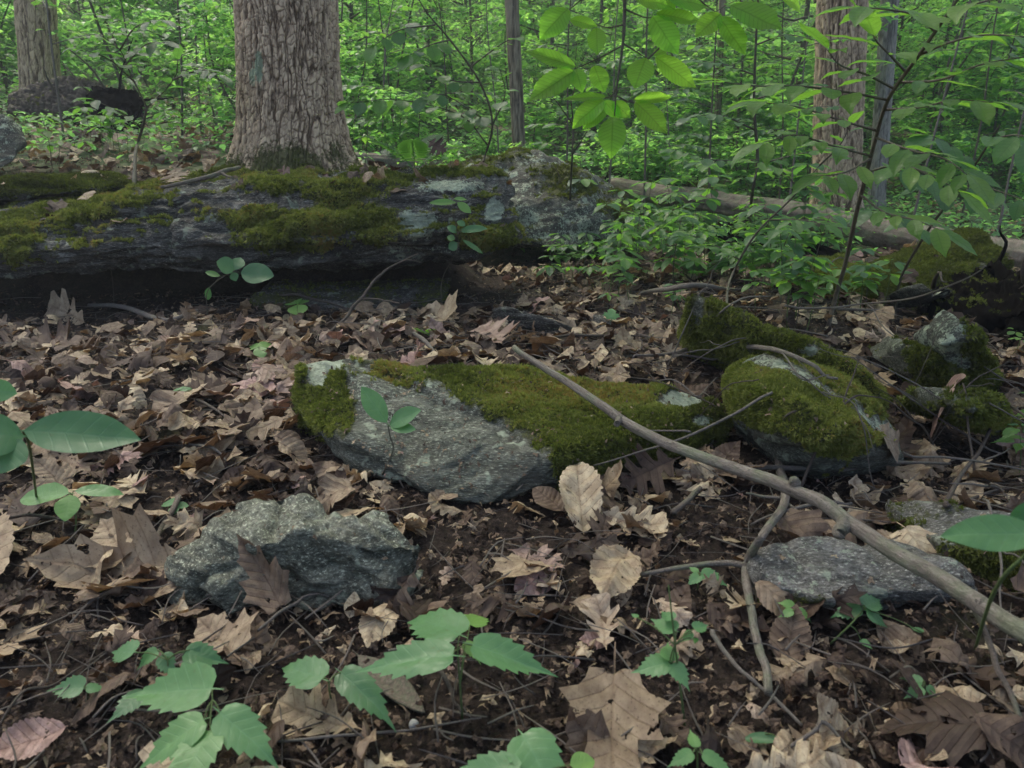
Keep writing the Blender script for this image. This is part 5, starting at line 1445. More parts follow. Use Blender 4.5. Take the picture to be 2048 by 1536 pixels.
# torn bits, rootlets and crumbs between the leaves
def debris():
    r = np.random.default_rng(5)
    # fragments of leaf
    n = 34000
    y = 0.4 + 4.4 * r.random(n) ** 1.25; x = r.uniform(-1, 1, n) * (.75 * y + .4)
    keep = ~((x > -2.2) & (x < -.3) & (y > 3.3)); x, y = x[keep], y[keep]; n = len(x)
    z = H(x, y) + r.uniform(0.0, .016, n)
    FP = []
    for k in range(5):
        q = np.random.default_rng(k); m = 10; th = np.linspace(0, 6.28, m, endpoint=False) + q.uniform(-.25, .25, m); rr = q.uniform(.25, 1, m) ** 1.2
        V = np.stack([np.cos(th) * rr, np.sin(th) * rr * q.uniform(.4, .9), .55 * (np.cos(th) * rr) ** 2 * q.choice([-1, 1]) + q.normal(0, .12, m)], 1); V = np.concatenate([V, [[0, 0, .1]]])
        FP.append((V, [np.array([(i, (i + 1) % m, m) for i in range(m)])], V[:, :2] * .3 + .5))
    M = rot_batch(r, n, .012, .45, 1.0); M[:, :3, 3] = np.stack([x, y, z], 1)
    M[:, :3, :3] *= r.uniform(.35, 1.5, n)[:, None, None]
    t = np.clip(r.normal(.26, .24, n), .01, .98)
    o = link('leaf_fragments', scatter('leaf_fragments', FP, [(int(r.integers(0, 5)), M[i], float(t[i])) for i in range(n)], DEAD))
    tag(o, 'torn bits of dead leaf and bark on the soil', 'leaf bits', kind='stuff')
    # bits that have settled on the rocks and their moss
    items = []
    for k in range(1500):
        if k % 2: px, py = r.uniform(590, 1760), r.uniform(715, 960)
        else: px, py = r.uniform(0, 2040), r.uniform(340, 1220)
        hit = BVH.ray_cast(CAM, ray(px, py).normalized())
        if hit[0] is None or hit[1].z < .35: continue
        Mx = basis(Vector((r.normal(), r.normal(), 0)), hit[1] + Vector((r.normal(0, .3), r.normal(0, .3), 0)), float(r.uniform(.002, .010))); Mx.translation = hit[0] + hit[1] * .006
        items.append((int(r.integers(0, 5)), np.array(Mx), float(np.clip(r.normal(.4, .25), .01, .98))))
    o = link('leaf_fragments', scatter('leaf_fragments', FP, items, DEAD)); tag(o, 'scraps of dead leaf and needles on the mossy rocks', 'leaf bits', kind='stuff')
    # crumbs of soil
    n = 16000
    y = 0.4 + 2.4 * r.random(n) ** 1.3; x = r.uniform(-1, 1, n) * (.75 * y + .4); z = H(x, y)
    V = np.array([(1, 0, -.3), (-.5, .87, -.3), (-.5, -.87, -.3), (.6, .5, .8), (-.6, .3, .9), (0, -.6, .7)]) * .8
    CP = [(V, [np.array([(0, 1, 3), (1, 4, 3), (1, 2, 4), (2, 5, 4), (2, 0, 5), (0, 3, 5), (3, 4, 5)])], V[:, :2])]
    M = rot_batch(r, n, .0042, .4, 1.2); M[:, :3, :3] *= r.uniform(.4, 1.7, n)[:, None, None]; M[:, :3, 3] = np.stack([x, y, z + .001], 1)
    o = link('soil_crumbs', scatter('soil_crumbs', CP, [(0, M[i], .5) for i in range(n)], SOIL))
    tag(o, 'crumbs of dark soil on the bare ground', 'soil', kind='stuff')
    # fine twiglets and stalks
    parts, r2 = [], random.Random(3)
    for k in range(2600):
        y = .4 + 4.6 * r2.random() ** 1.2; x = r2.uniform(-1, 1) * (.75 * y + .35)
        L = r2.uniform(.02, .16) * (1.6 if y > 2 else 1); th = r2.uniform(0, 6.28); z = H1(x, y) + r2.uniform(.004, .03)
        if -2.2 < x < .05 and y > 3.2: continue
        dx, dy = math.cos(th) * L / 2, math.sin(th) * L / 2
        r0 = r2.uniform(.0006, .0019)
        parts.append(tube_arrays([(x - dx, y - dy, z + r2.uniform(-.008, .012)), (x + r2.uniform(-.1, .1) * L, y + r2.uniform(-.1, .1) * L, z + r2.uniform(0, .012)), (x + dx, y + dy, z + r2.uniform(-.008, .018))], [r0, r0, r0 * .5], 3, 3, 0, 0))
    V, Fa, U = merge(parts)
    o = link('twig_litter', mesh_np('twig_litter', V, Fa, TWIG, U)); tag(o, 'fine twigs and leaf stalks strewn over the litter', 'twigs', kind='stuff')
debris()

# the dead leaves one can point at: centre of base and tip in the picture, lift, kind, tone, width factor, curl, bend, label
def hero(bx, by, tx, ty, kind, tone, label, lb=.02, lt=.02, wf=1.0, curl=.8, bend=.3, ripple=.06, twist=.2, nrm=(0, -.35, 1), fold=.1, seed=0, name='dead_leaf', pb=None, pt=None):
    b = pb or S(bx, by, lb); t = pt or S(tx, ty, lt); d = t - b; L = d.length
    V, Fa, U = leaf_arrays(kind, 8, curl, bend, fold, ripple, twist, seed)
    V = V * np.array([wf, 1, 1])
    # keep the ends on base and tip: aim the curled leaf's own base-tip line
    e0 = V[len(V) - 5] ; 
    o = link(name, mesh_np(name, V, Fa, DEAD, U)); o['tone'] = tone
    tipv = Vector(V[-5]); q = tipv.rotation_difference(Vector((0, 1, 0))) if tipv.length > .3 else None
    s = L / max(.35, tipv.length)
    M = basis(d, nrm, s)
    if q: M = M @ q.to_matrix().to_4x4()
    M.translation = b; o.matrix_basis = M
    # lay its lowest point on what carries it
    tag(o, label, 'dead leaf')
    return o
hero(1225, 1395, 1225, 1600, 'maple', .46, 'large smooth mauve-brown maple leaf at the bottom edge, stalk up, middle of the picture', .035, .05, .62, .7, .45, .04, .1, fold=.08, seed=4, pt=P(1225, 1640, .58))
hero(330, 1180, 60, 1170, 'maple', .56, 'large curled tan leaf rolled up at the left, below the trifoliate seedling', .03, .05, .8, 2.2, .9, .10, .5, seed=2)
hero(565, 1245, 478, 1105, 'maple', .36, 'grey-brown pointed leaf lying against the front of the greenish angular rock', .03, .035, .6, .5, .2, .06, .2, seed=3, nrm=(0, -.8, .6))
hero(1165, 1085, 1150, 992, 'beech', .74, 'pale ribbed beech leaf standing upright under the mossy edge of the centre rock', .02, .075, .75, 1.6, -.3, .08, .3, nrm=(.1, -1, .35), seed=4)
hero(1200, 1062, 1335, 1075, 'white_oak', .74, 'ragged pale buff leaf right of the upright ribbed beech leaf', .035, .03, 1.1, .9, .4, .1, .3, seed=5)
hero(1110, 1160, 1028, 1200, 'oval', .96, 'pink oval leaf lying on dark soil left of the yellow-tan leaf', .02, .015, 1.1, -.8, .3, .04, .1, seed=6)
hero(1255, 1140, 1200, 1235, 'beech', .66, 'broad yellow-tan leaf below the ragged pale one', .04, .03, .9, 1.5, .5, .12, .4, seed=7)
hero(580, 868, 440, 905, 'white_oak', .53, 'grey-tan oak leaf with round notches, arched, left of the centre rock', .045, .03, .95, -1.4, .5, .05, .2, seed=8, nrm=(0, -.5, 1))
hero(70, 905, 185, 960, 'red_oak', .50, 'flat brown lobed leaf at the left below the big blurred green leaf', .03, .02, .9, .5, .3, .05, .1, seed=9)
hero(165, 712, 35, 700, 'red_oak', .24, 'rust brown curled leaf near the left margin below the ledge', .03, .04, .9, 1.8, .6, .08, .3, seed=10)
hero(535, 800, 465, 782, 'maple', .99, 'blue-grey shiny leaf lying flat left of the centre rock', .02, .02, .8, .3, .2, .03, .1, seed=11)
hero(1345, 965, 1238, 1000, 'red_oak', .17, 'dark reddish leaf tucked beneath the mossy right half of the centre rock', .05, .03, 1.3, .9, .3, .05, .2, nrm=(0, -.8, .6), seed=12)
hero(1795, 812, 1872, 838, 'maple', .13, 'dark red-brown leaf behind the rounded rock, left of the small mossy rock', .05, .04, .9, -.9, .4, .05, .2, nrm=(0, -.7, .7), seed=13)
hero(1862, 868, 1900, 822, 'oval', .93, 'pale mauve oval leaf beside the dark red-brown one', .03, .05, 1.4, .7, .3, .04, .2, nrm=(0, -.8, .5), seed=14)
hero(-75, 1060, -5, 1200, 'beech', .60, 'pale ribbed leaf curling in from the left margin', .04, .03, .7, 1.2, .3, .05, .2, seed=15)
hero(355, 338, 345, 366, 'red_oak', .60, 'pale dry leaf standing on the mossy top of the ledge', .06, .01, 2.0, -1.2, .4, .05, .2, nrm=(0, -1, .2), seed=16, pb=P(350, 336, 3.2), pt=P(345, 364, 3.12))
hero(60, 1075, 30, 1000, 'red_oak', .10, 'dark wet leaf flat on the soil at the left margin', .015, .02, 1, .4, .2, .04, .1, seed=17)
hero(165, 652, 100, 628, 'white_oak', .60, 'tan leaf leaning up below the left end of the ledge', .02, .04, .9, .6, .4, .06, .2, nrm=(0, -1, .5), seed=18)
hero(140, 1492, -20, 1550, 'beech', .92, 'pinkish ribbed leaf in the bottom left corner', .03, .03, 1.0, .7, .4, .05, .1, seed=19)
hero(700, 1250, 712, 1215, 'oval', .79, 'small curled yellow leaf on the soil below the greenish angular rock', .01, .03, 1.0, 1.8, .4, .06, .2, seed=20)
hero(1000, 700, 960, 668, 'red_oak', .88, 'rosy tan oak leaf in the litter behind the upper end of the long stick', .03, .03, 1.2, .6, .3, .05, .2, nrm=(0, -.8, .7), seed=21)
hero(895, 655, 840, 640, 'maple', .68, 'tan leaf at the foot of the fern seedling', .03, .03, 1.2, .8, .3, .05, .2, nrm=(0, -.8, .7), seed=22)
hero(1300, 1440, 1390, 1530, 'red_oak', .26, 'rust coloured leaf right of the large mauve maple leaf at the bottom edge', .02, .02, .8, .9, .3, .05, .2, seed=23)
hero(1125, 1040, 1065, 1005, 'oval', .30, 'brown oval leaf in the shade under the centre rock', .02, .03, 1.2, .8, .3, .05, .2, seed=24)
hero(250, 1150, 210, 1085, 'maple', .62, 'buff leaf with a yellow stain behind the large curled tan leaf', .03, .05, 1.0, .7, .3, .06, .2, nrm=(0, -.6, .8), seed=25)
hero(1210, 1330, 1185, 1240, 'white_oak', .84, 'pale pinkish crumpled leaf left of the trifoliate plant in the bottom middle', .03, .045, 1.0, 1.2, .5, .10, .5, seed=26)
hero(720, 1500, 560, 1440, 'white_oak', .60, 'tan lobed leaf behind the pale green toothed leaves at the bottom', .03, .03, .9, .6, .3, .06, .2, seed=27)
hero(470, 1330, 400, 1270, 'maple', .54, 'brown leaf half hidden behind the pale green toothed plant at the left', .02, .03, 1.0, .6, .3, .06, .2, seed=28)
#@@PART4@@
# ------------------------------------------------------------------ living plants
def stem_tubes(segs, base, mat, parent, name='stem', sides=7):
    b = np.array(tuple(base))
    out = []
    for i, (pts, rr) in enumerate(segs):
        V, Fa, U = tube_arrays(pts, rr, sides, 5, 0.0, i)
        out.append((V, Fa, U))
    V, Fa, U = merge(out)
    return link(name, mesh_np(name, V - b, Fa, mat, U), parent)

def sapling(label, stem, stem_r, branches, kind='lance', L=.085, mat=GREEN, gap=.75, tone=(0.3, 0.9), droop=.15, seed=0, name='sapling', cat='sapling', br=.0022, terminal=True, smat=STEM, up=(0, -.15, 1), Lvar=.25):
    """stem: list of world points; branches: lists of world points, leaves set alternately along them"""
    r = random.Random(seed + 100)
    base = Vector(stem[0])
    t = thing(name, base, label, cat)
    segs = [(stem, stem_r)]
    stem_tubes(segs, base, smat, t)
    for bp in branches:
        pts = catmull(bp, 8)
        segl = [0]
        for a, b in zip(pts, pts[1:]): segl.append(segl[-1] + (b - a).length)
        tot = segl[-1]
        stem_tubes([(bp, [br * 1.5, br, br * .5])], base, smat, t, 'twig', 5)
        s = tot * .22; side = r.choice((-1, 1))
        while s < tot:
            i = max(k for k in range(len(segl)) if segl[k] <= s); i = min(i, len(pts) - 2)
            p = pts[i].lerp(pts[i + 1], (s - segl[i]) / max(1e-6, segl[i + 1] - segl[i]))
            d = (pts[i + 1] - pts[i]).normalized()
            sd = d.cross(Vector(up)).normalized() * side
            ll = L * (1 + r.uniform(-Lvar, Lvar))
            dd = (d * r.uniform(.4, .9) + sd * r.uniform(.7, 1.0) + Vector((0, 0, r.uniform(-droop * 2.2, droop * .4)))).normalized()
            nn = Vector(up) + Vector((r.gauss(0, .16), r.gauss(0, .16), 0))
            put_leaf(t, p + dd * .006, p + dd * ll, None, nn, kind, mat, r.uniform(*tone))
            s += ll * gap * r.uniform(.7, 1.2) * .5; side = -side
        if terminal:
            d = (pts[-1] - pts[-3]).normalized() + Vector((0, 0, -droop))
            put_leaf(t, pts[-1], pts[-1] + d.normalized() * L * 1.1, None, up, kind, mat, r.uniform(*tone))
    return t

def PP(*l): return [P(*a) for a in l]

# the beech spray hanging into the picture at the top
def beech():
    d0 = 1.32
    st = [P(1256, -170, 1.22), P(1250, -20, d0), P(1248, 60, d0), P(1243, 110, d0), P(1234, 170, d0), P(1229, 232, d0)]
    t = thing('beech_branch', st[0], 'bright green beech spray hanging down from above at the top, right of the middle', 'branch')
    stem_tubes([(st, [.004, .0032, .0028, .0022, .0016, .001])], st[0], STEM, t, 'stem')
    tw = [[(1247, 90), (1200, 115), (1150, 138)], [(1248, 88), (1275, 105), (1296, 118)], [(1248, 18), (1290, 35), (1310, 33)], [(1234, 192), (1255, 203), (1274, 206)], [(1237, 160), (1225, 190), (1210, 196)],
          [(1380, -40), (1400, 0), (1440, 30)], [(1245, 50), (1215, 55), (1190, 48)], [(1250, -20), (1180, -10), (1140, 18)], [(1296, 118), (1330, 85), (1345, 70)]]
    for w in tw:
        stem_tubes([([P(x, y, d0 + .01 * i) for i, (x, y) in enumerate(w)], [.0016, .0012, .0008])], st[0], STEM, t, 'twig', 5)
    LV = [(1136, 18, 1080, 66, 50, 0), (1140, 40, 1196, 48, 26, .02), (1193, 56, 1194, 104, 34, 0), (1151, 134, 1049, 98, 34, .03), (1148, 142, 1059, 198, 46, -.02), (1152, 138, 1163, 178, 28, 0), (1188, 132, 1210, 184, 36, .01),
          (1292, 118, 1268, 173, 50, 0), (1310, 115, 1396, 172, 46, .02), (1305, 33, 1357, 104, 50, 0), (1312, 28, 1408, 34, 38, .03), (1441, 28, 1391, 72, 40, .01), (1438, 34, 1493, 106, 48, 0), (1462, 12, 1566, 44, 62, -.03),
          (1212, 194, 1124, 192, 20, .04), (1209, 200, 1143, 245, 40, 0), (1214, 220, 1165, 251, 26, .01), (1226, 234, 1222, 305, 50, -.02), (1208, 202, 1240, 234, 26, .02), (1226, 205, 1262, 234, 30, .02), (1270, 205, 1337, 263, 48, 0),
          (1268, 200, 1345, 192, 22, .05), (1270, -5, 1338, 8, 40, .03), (1180, -20, 1110, -8, 36, .03), (1350, 20, 1292, -20, 40, .05), (1420, -10, 1470, -30, 40, .03), (1308, 112, 1335, 98, 22, .05), (1335, 0, 1420, 6, 44, .06), (1560, -10, 1620, 14, 40, .05)]
    for (bx, by, tx, ty, w, dz) in LV:
        b = P(bx, by, d0 + .012); e = P(tx, ty, d0 - .02 + dz)
        wd = w * project(b)[2] / F * 1.12
        put_leaf(t, b, e, wd, (random.uniform(-.35, .35), -1.0, random.uniform(.35, .9)), 'beech', BEECH, random.uniform(.35, .99))
beech()

# the leaning sapling at the right
gb = S(1656, 655)
stem = [gb] + PP((1672, 590, 2.55), (1690, 530, 2.42), (1712, 430, 2.2), (1726, 375, 2.1), (1748, 290, 1.95), (1776, 200, 1.8), (1838, 110, 1.66), (1904, 15, 1.52), (1975, -90, 1.42))
def sp(label, stem, rr, brs, **kw): return sapling(label, stem, rr, brs, **kw)
sp('slender leaning sapling at the right with many flat layers of pointed green leaves', stem, [.008, .0075, .007, .0065, .006, .005, .0045, .004, .003, .0025],
  [PP((1776, 200, 1.8), (1700, 185, 1.78), (1600, 172, 1.75), (1520, 172, 1.72), (1450, 165, 1.70)),
   PP((1790, 178, 1.77), (1735, 150, 1.75), (1680, 130, 1.74), (1655, 100, 1.72)),
   PP((1812, 145, 1.72), (1780, 110, 1.68), (1755, 85, 1.66), (1742, 62, 1.66)),
   PP((1838, 110, 1.66), (1900, 85, 1.60), (1970, 70, 1.55), (2060, 75, 1.5)),
   PP((1800, 165, 1.75), (1880, 160, 1.65), (1960, 130, 1.58), (2070, 110, 1.5)),
   PP((1770, 220, 1.83), (1840, 215, 1.75), (1910, 200, 1.66), (1985, 205, 1.6)),
   PP((1756, 262, 1.9), (1680, 240, 1.88), (1600, 215, 1.86), (1525, 205, 1.84)),
   PP((1752, 275, 1.92), (1820, 300, 1.8), (1890, 318, 1.7), (1935, 350, 1.62)),
   PP((1742, 312, 1.98), (1660, 290, 1.95), (1590, 270, 1.92), (1530, 285, 1.9)),
   PP((1732, 345, 2.03), (1800, 330, 1.95), (1870, 355, 1.85), (1920, 385, 1.8)),
   PP((1722, 390, 2.12), (1770, 425, 2.05), (1830, 440, 1.95), (1880, 460, 1.9)),
   PP((1870, 62, 1.6), (1830, 30, 1.55), (1780, 20, 1.5), (1730, 15, 1.5)),
   PP((1900, 20, 1.52), (1960, 5, 1.45), (2030, -10, 1.4)),
   PP((1740, 318, 1.98), (1690, 345, 1.95), (1640, 352, 1.9))],
  kind='lance', L=.10, gap=.62, tone=(.6, 1.0), droop=.06, seed=1, smat=LOGWOOD)
g2 = S(1502, 470)
sp('thin upright dark-stemmed sapling behind the plants, left of the thick right tree', [g2] + PP((1503, 400, 3.9), (1515, 320, 3.8), (1508, 210, 3.7), (1513, 60, 3.6), (1520, -60, 3.5)), [.010, .009, .008, .007, .005, .003],
  [PP((1510, 260, 3.75), (1440, 230, 3.7), (1380, 235, 3.6)), PP((1508, 200, 3.7), (1570, 180, 3.6), (1620, 170, 3.5)), PP((1510, 150, 3.7), (1450, 130, 3.7), (1390, 120, 3.6)), PP((1512, 330, 3.8), (1590, 310, 3.7), (1640, 300, 3.6)),
   PP((1513, 320, 3.8), (1430, 320, 3.7), (1350, 300, 3.6)), PP((1512, 90, 3.65), (1570, 70, 3.6), (1630, 80, 3.5))], kind='oval', L=.085, gap=.8, tone=(.1, .6), seed=2, br=.003)
g3 = S(268, 372)
sp('young sapling left of the oak with dark flat leaves over the upturned root', [g3] + PP((272, 300, 3.9), (285, 255, 3.9), (294, 215, 3.85)), [.009, .008, .007, .006],
  [PP((294, 215, 3.85), (262, 150, 3.8), (240, 100, 3.7), (200, 70, 3.6)), PP((294, 215, 3.85), (330, 180, 3.8), (352, 150, 3.75), (355, 120, 3.7)), PP((270, 165, 3.8), (220, 120, 3.6), (170, 100, 3.5)), PP((250, 130, 3.75), (290, 90, 3.6), (330, 85, 3.5)),
   PP((285, 255, 3.9), (240, 225, 3.8), (190, 200, 3.7)), PP((345, 160, 3.75), (400, 140, 3.7), (440, 150, 3.6)), PP((240, 100, 3.7), (270, 55, 3.6), (320, 40, 3.5))], kind='lance', L=.10, gap=.75, tone=(.0, .4), seed=3, br=.003)
g4 = S(962, 400)
sp('thin arching sapling right of the oak with heart-shaped drooping leaves', [g4] + PP((965, 330, 3.6), (985, 250, 3.55), (960, 165, 3.5), (900, 80, 3.45), (850, 20, 3.4), (820, -40, 3.4)), [.007, .006, .005, .0045, .004, .003, .002],
  [PP((985, 250, 3.55), (940, 220, 3.4), (890, 190, 3.3), (850, 195, 3.2)), PP((960, 165, 3.5), (900, 160, 3.4), (850, 130, 3.3)), PP((900, 80, 3.45), (860, 90, 3.3), (820, 110, 3.2)), PP((975, 290, 3.6), (920, 230, 3.5), (800, 200, 3.4), (700, 205, 3.3)),
   PP((985, 250, 3.55), (1010, 190, 3.5), (1000, 140, 3.4)), PP((940, 135, 3.5), (1000, 90, 3.4), (1040, 70, 3.4)), PP((870, 50, 3.4), (800, 60, 3.3), (750, 90, 3.2))], kind='round', L=.075, gap=1.2, tone=(.15, .7), seed=4, br=.0025, droop=.5)
g5 = S(1140, 400)
sp('thin bare-stemmed sapling in front of the lichened boulder', [g5] + PP((1144, 320, 3.8), (1146, 250, 3.8), (1142, 200, 3.7)), [.006, .005, .004, .003],
  [PP((1144, 310, 3.8), (1190, 240, 3.7), (1230, 200, 3.6)), PP((1146, 250, 3.8), (1110, 200, 3.7), (1080, 180, 3.6)), PP((1142, 200, 3.7), (1160, 150, 3.6), (1190, 130, 3.5))], kind='oval', L=.07, gap=.9, tone=(.1, .6), seed=5, br=.0025)
g6 = S(1452, 640)
sp('pale slender sapling bending left above the pointed mossy slab', [g6] + PP((1460, 560, 2.7), (1510, 470, 2.7), (1580, 400, 2.65), (1640, 330, 2.6)), [.005, .0045, .004, .003, .002],
  [PP((1480, 520, 2.7), (1430, 490, 2.6), (1380, 470, 2.55)), PP((1540, 440, 2.68), (1600, 440, 2.6), (1650, 450, 2.5)), PP((1600, 380, 2.6), (1560, 340, 2.6), (1500, 320, 2.5)), PP((1640, 330, 2.6), (1680, 290, 2.5), (1700, 250, 2.45))], kind='lance', L=.08, gap=.8, tone=(.3, .9), seed=6)
g7 = S(1790, 640)
sp('leafy sapling at the right margin with drooping dark leaves', [g7] + PP((1800, 560, 2.9), (1850, 470, 2.6), (1900, 400, 2.3), (1950, 330, 2.1), (2000, 250, 1.9)), [.006, .005, .005, .004, .003, .002],
  [PP((1850, 470, 2.6), (1800, 430, 2.4), (1740, 420, 2.3)), PP((1900, 400, 2.3), (1850, 350, 2.2), (1790, 330, 2.1)), PP((1930, 360, 2.2), (1990, 380, 2.1), (2050, 400, 2.0)), PP((1950, 330, 2.1), (1900, 290, 2.0), (1860, 270, 1.95)), PP((1980, 280, 2.0), (2030, 270, 1.9), (2080, 280, 1.8))],
  kind='oval', L=.085, gap=.9, tone=(.1, .7), seed=7, droop=.5)

# slender saplings further back, among the shrubs
def back_saplings():
    r = random.Random(61); out = []
    for i, (px, y) in enumerate([(1130, 5.4), (1215, 6.0), (1290, 5.2), (1345, 6.6), (1420, 5.6), (1580, 5.2), (1560, 6.8), (1830, 5.0), (1930, 5.6), (2010, 4.8), (905, 6.4), (760, 6.0), (800, 7.4), (1000, 7.2), (380, 5.4), (420, 6.6), (300, 7.0), (150, 5.4)]):
        x = P(px, 400, y).x; b = Vector((x, y, H1(x, y))); Ht = r.uniform(1.3, 2.2); ln = Vector((r.uniform(-.25, .25), r.uniform(-.1, .1), 0))
        st = [b, b + ln * .3 + Vector((0, 0, Ht * .35)), b + ln * .6 + Vector((r.uniform(-.05, .05), 0, Ht * .7)), b + ln + Vector((0, 0, Ht))]
        brs = []
        for q in range(7):
            f = .3 + .65 * q / 7; c = st[0].lerp(st[3], f); th = r.uniform(0, 6.28); L = r.uniform(.25, .55) * (1.2 - .5 * f)
            e = c + Vector((math.cos(th) * L, math.sin(th) * L, L * r.uniform(-.1, .35))); brs.append([c, (c + e) / 2 + Vector((0, 0, .04 * L)), e])
        t = sapling('', st, [.009, .007, .005, .003], brs, kind=r.choice(['oval', 'lance', 'oval']), L=r.uniform(.075, .10), gap=.9, tone=(.0, .8), droop=.15, seed=i, br=.0025, smat=[STEM, TWIG][i % 2])
        out.append((t, b))
    relabel(out, lambda o: 'thin-stemmed sapling')
back_saplings()

# seedlings set one by one: stem foot pixel, then leaves (base, tip, height of base, height of tip, kind, tone, width scale)
def seedling(label, foot, hub, leaves, kind='toothed', mat=SOFT, hz=.08, r0=.0016, smat=STEM_GREEN, name='seedling', foot_d=None):
    f = S(*foot) if foot_d is None else P(foot[0], foot[1], foot_d)
    t = thing(name, f, label, 'seedling')
    hubs = [Z(x, y, f.z + z) for (x, y, z) in hub]
    stem_tubes([([f] + hubs, [r0, r0 * .8, r0 * .55])], f, smat, t)
    for lf in leaves:
        bx, by, tx, ty, zb, zt = lf[:6]; tn = lf[6] if len(lf) > 6 else random.random() * .9; k = lf[7] if len(lf) > 7 else kind; ws = lf[8] if len(lf) > 8 else 1.0
        b = Z(bx, by, f.z + zb); e = Z(tx, ty, f.z + zt); L = (e - b).length
        hb = min(hubs + [f], key=lambda h: (h - b).length)
        if (hb - b).length > .004: stem_tubes([([hb, (hb + b) / 2 + Vector((0, 0, .004)), b], [r0 * .6, r0 * .5, r0 * .5])], f, smat, t, 'leaf_stalk', 5)
        put_leaf(t, b, e, None if ws == 1 else L * ws * .66, (random.uniform(-.15, .15), -.32, 1), k, mat, tn)
    return t
seedling('pale green seedling with three large toothed leaves at the bottom left', (410, 1500), [(415, 1440, .06), (425, 1400, .10)],
  [(425, 1378, 232, 1372, .10, .09, .55, 'toothed', .78), (440, 1425, 558, 1520, .10, .08, .5, 'toothed', .75), (408, 1440, 262, 1528, .095, .08, .6, 'toothed', .9), (420, 1462, 330, 1600, .09, .085, .6, 'toothed', .9)])
seedling('darker seedling behind the pale toothed one, with five small leaves', (345, 1440), [(340, 1380, .05), (335, 1320, .09)],
  [(370, 1305, 455, 1318, .09, .08, .15), (325, 1310, 345, 1350, .09, .08, .15), (270, 1305, 215, 1298, .09, .08, .3), (290, 1385, 215, 1435, .05, .05, .1), (315, 1300, 268, 1335, .08, .07, .35), (380, 1300, 420, 1340, .09, .07, .1)])
seedling('small seedling with one pointed leaf on dark soil at the lower left', (180, 1400), [(172, 1378, .03)], [(168, 1375, 90, 1372, .035, .04, .2), (172, 1378, 215, 1372, .035, .03, .3)])
seedling('broad green seedling with three toothed leaves in the bottom middle', (925, 1440), [(920, 1370, .07), (915, 1300, .12)],
  [(920, 1270, 798, 1205, .13, .12, .35, 'toothed', .8), (906, 1312, 695, 1322, .125, .115, .4, 'toothed', .62), (945, 1290, 1118, 1338, .12, .10, .5, 'toothed', .65), (930, 1285, 965, 1322, .09, .08, .9, 'toothed', .8), (940, 1250, 965, 1210, .07, .06, .9)])
seedling('toothed leaf pair between the two large seedlings at the bottom', (672, 1420), [(660, 1390, .05), (658, 1365, .075)],
  [(645, 1358, 545, 1312, .08, .075, .3, 'toothed', .8), (682, 1345, 792, 1436, .07, .06, .15, 'toothed', .62)])
seedling('tall thin seedling with four tiers of three leaflets, right of the bottom middle', (1370, 1462), [(1362, 1385, .06), (1350, 1290, .14), (1337, 1170, .22)],
  [(1338, 1325, 1265, 1340, .11, .105, .5), (1340, 1322, 1335, 1278, .115, .12, .6), (1345, 1328, 1382, 1376, .11, .10, .5), (1352, 1262, 1300, 1232, .15, .15, .4), (1345, 1240, 1322, 1215, .16, .16, .3),
   (1385, 1265, 1360, 1282, .14, .13, .5), (1388, 1258, 1420, 1245, .14, .14, .4), (1275, 1235, 1262, 1225, .15, .15, .4), (1392, 1275, 1390, 1290, .13, .12, .4)])
seedling('small three-leaved seedling above the side fork of the crooked stick', (1395, 1180), [(1398, 1158, .03)], [(1400, 1150, 1375, 1168, .035, .03, .4), (1402, 1146, 1458, 1166, .035, .03, .5), (1395, 1145, 1378, 1130, .035, .04, .6)])
seedling('pale seedling with broad leaves at the bottom edge, below the tall thin one', (1395, 1560), [(1395, 1500, .05)],
  [(1392, 1495, 1380, 1455, .06, .065, .7, 'toothed', .9), (1385, 1505, 1335, 1530, .06, .055, .6, 'toothed', .8), (1405, 1508, 1475, 1545, .06, .05, .6, 'toothed', .7)])
seedling('large toothed leaf rising from the bottom edge in the middle', (1060, 1640), [(1062, 1560, .06)], [(1045, 1470, 1130, 1600, .08, .07, .5, 'toothed', 1.0), (1040, 1540, 880, 1535, .075, .065, .4, 'toothed', .7), (1140, 1530, 1190, 1520, .07, .07, .9, 'round', 1.0)])
seedling('pale two-leaved seedling in front of the pale grey slab', (1595, 1250), [(1592, 1225, .03)], [(1590, 1215, 1560, 1200, .035, .045, .8, 'toothed', 1.3), (1595, 1220, 1630, 1240, .035, .025, .7), (1585, 1222, 1558, 1232, .035, .03, .7)])
seedling('trailing green seedling with arching stems below the pale grey slab', (1660, 1290), [(1700, 1250, .04), (1728, 1218, .05)], [(1728, 1212, 1768, 1190, .055, .055, .2), (1722, 1215, 1660, 1226, .05, .04, .35), (1732, 1222, 1785, 1252, .05, .03, .3), (1722, 1280, 1745, 1295, .02, .02, .4), (1845, 1265, 1820, 1250, .03, .03, .3)])
seedling('small green leaves beside the long stick at the lower right corner', (1850, 1400), [(1850, 1370, .03)], [(1845, 1365, 1800, 1350, .03, .03, .3), (1855, 1372, 1880, 1400, .03, .02, .4), (1845, 1375, 1810, 1395, .03, .02, .5)])
seedling('single narrow green leaf lying low on the soil at the bottom right', (1540, 1475), [(1530, 1468, .02)], [(1560, 1480, 1475, 1465, .02, .02, .15, 'lance', .45)])
seedling('trifoliate bright green seedling near the left margin', (150, 1075), [(152, 1030, .04), (145, 990, .075)], [(138, 988, 25, 985, .08, .075, .65, 'oval', .7), (150, 982, 248, 978, .08, .075, .55, 'oval', .6), (140, 990, 128, 1035, .08, .06, .75, 'oval', 1.2)], kind='oval', r0=.0018)
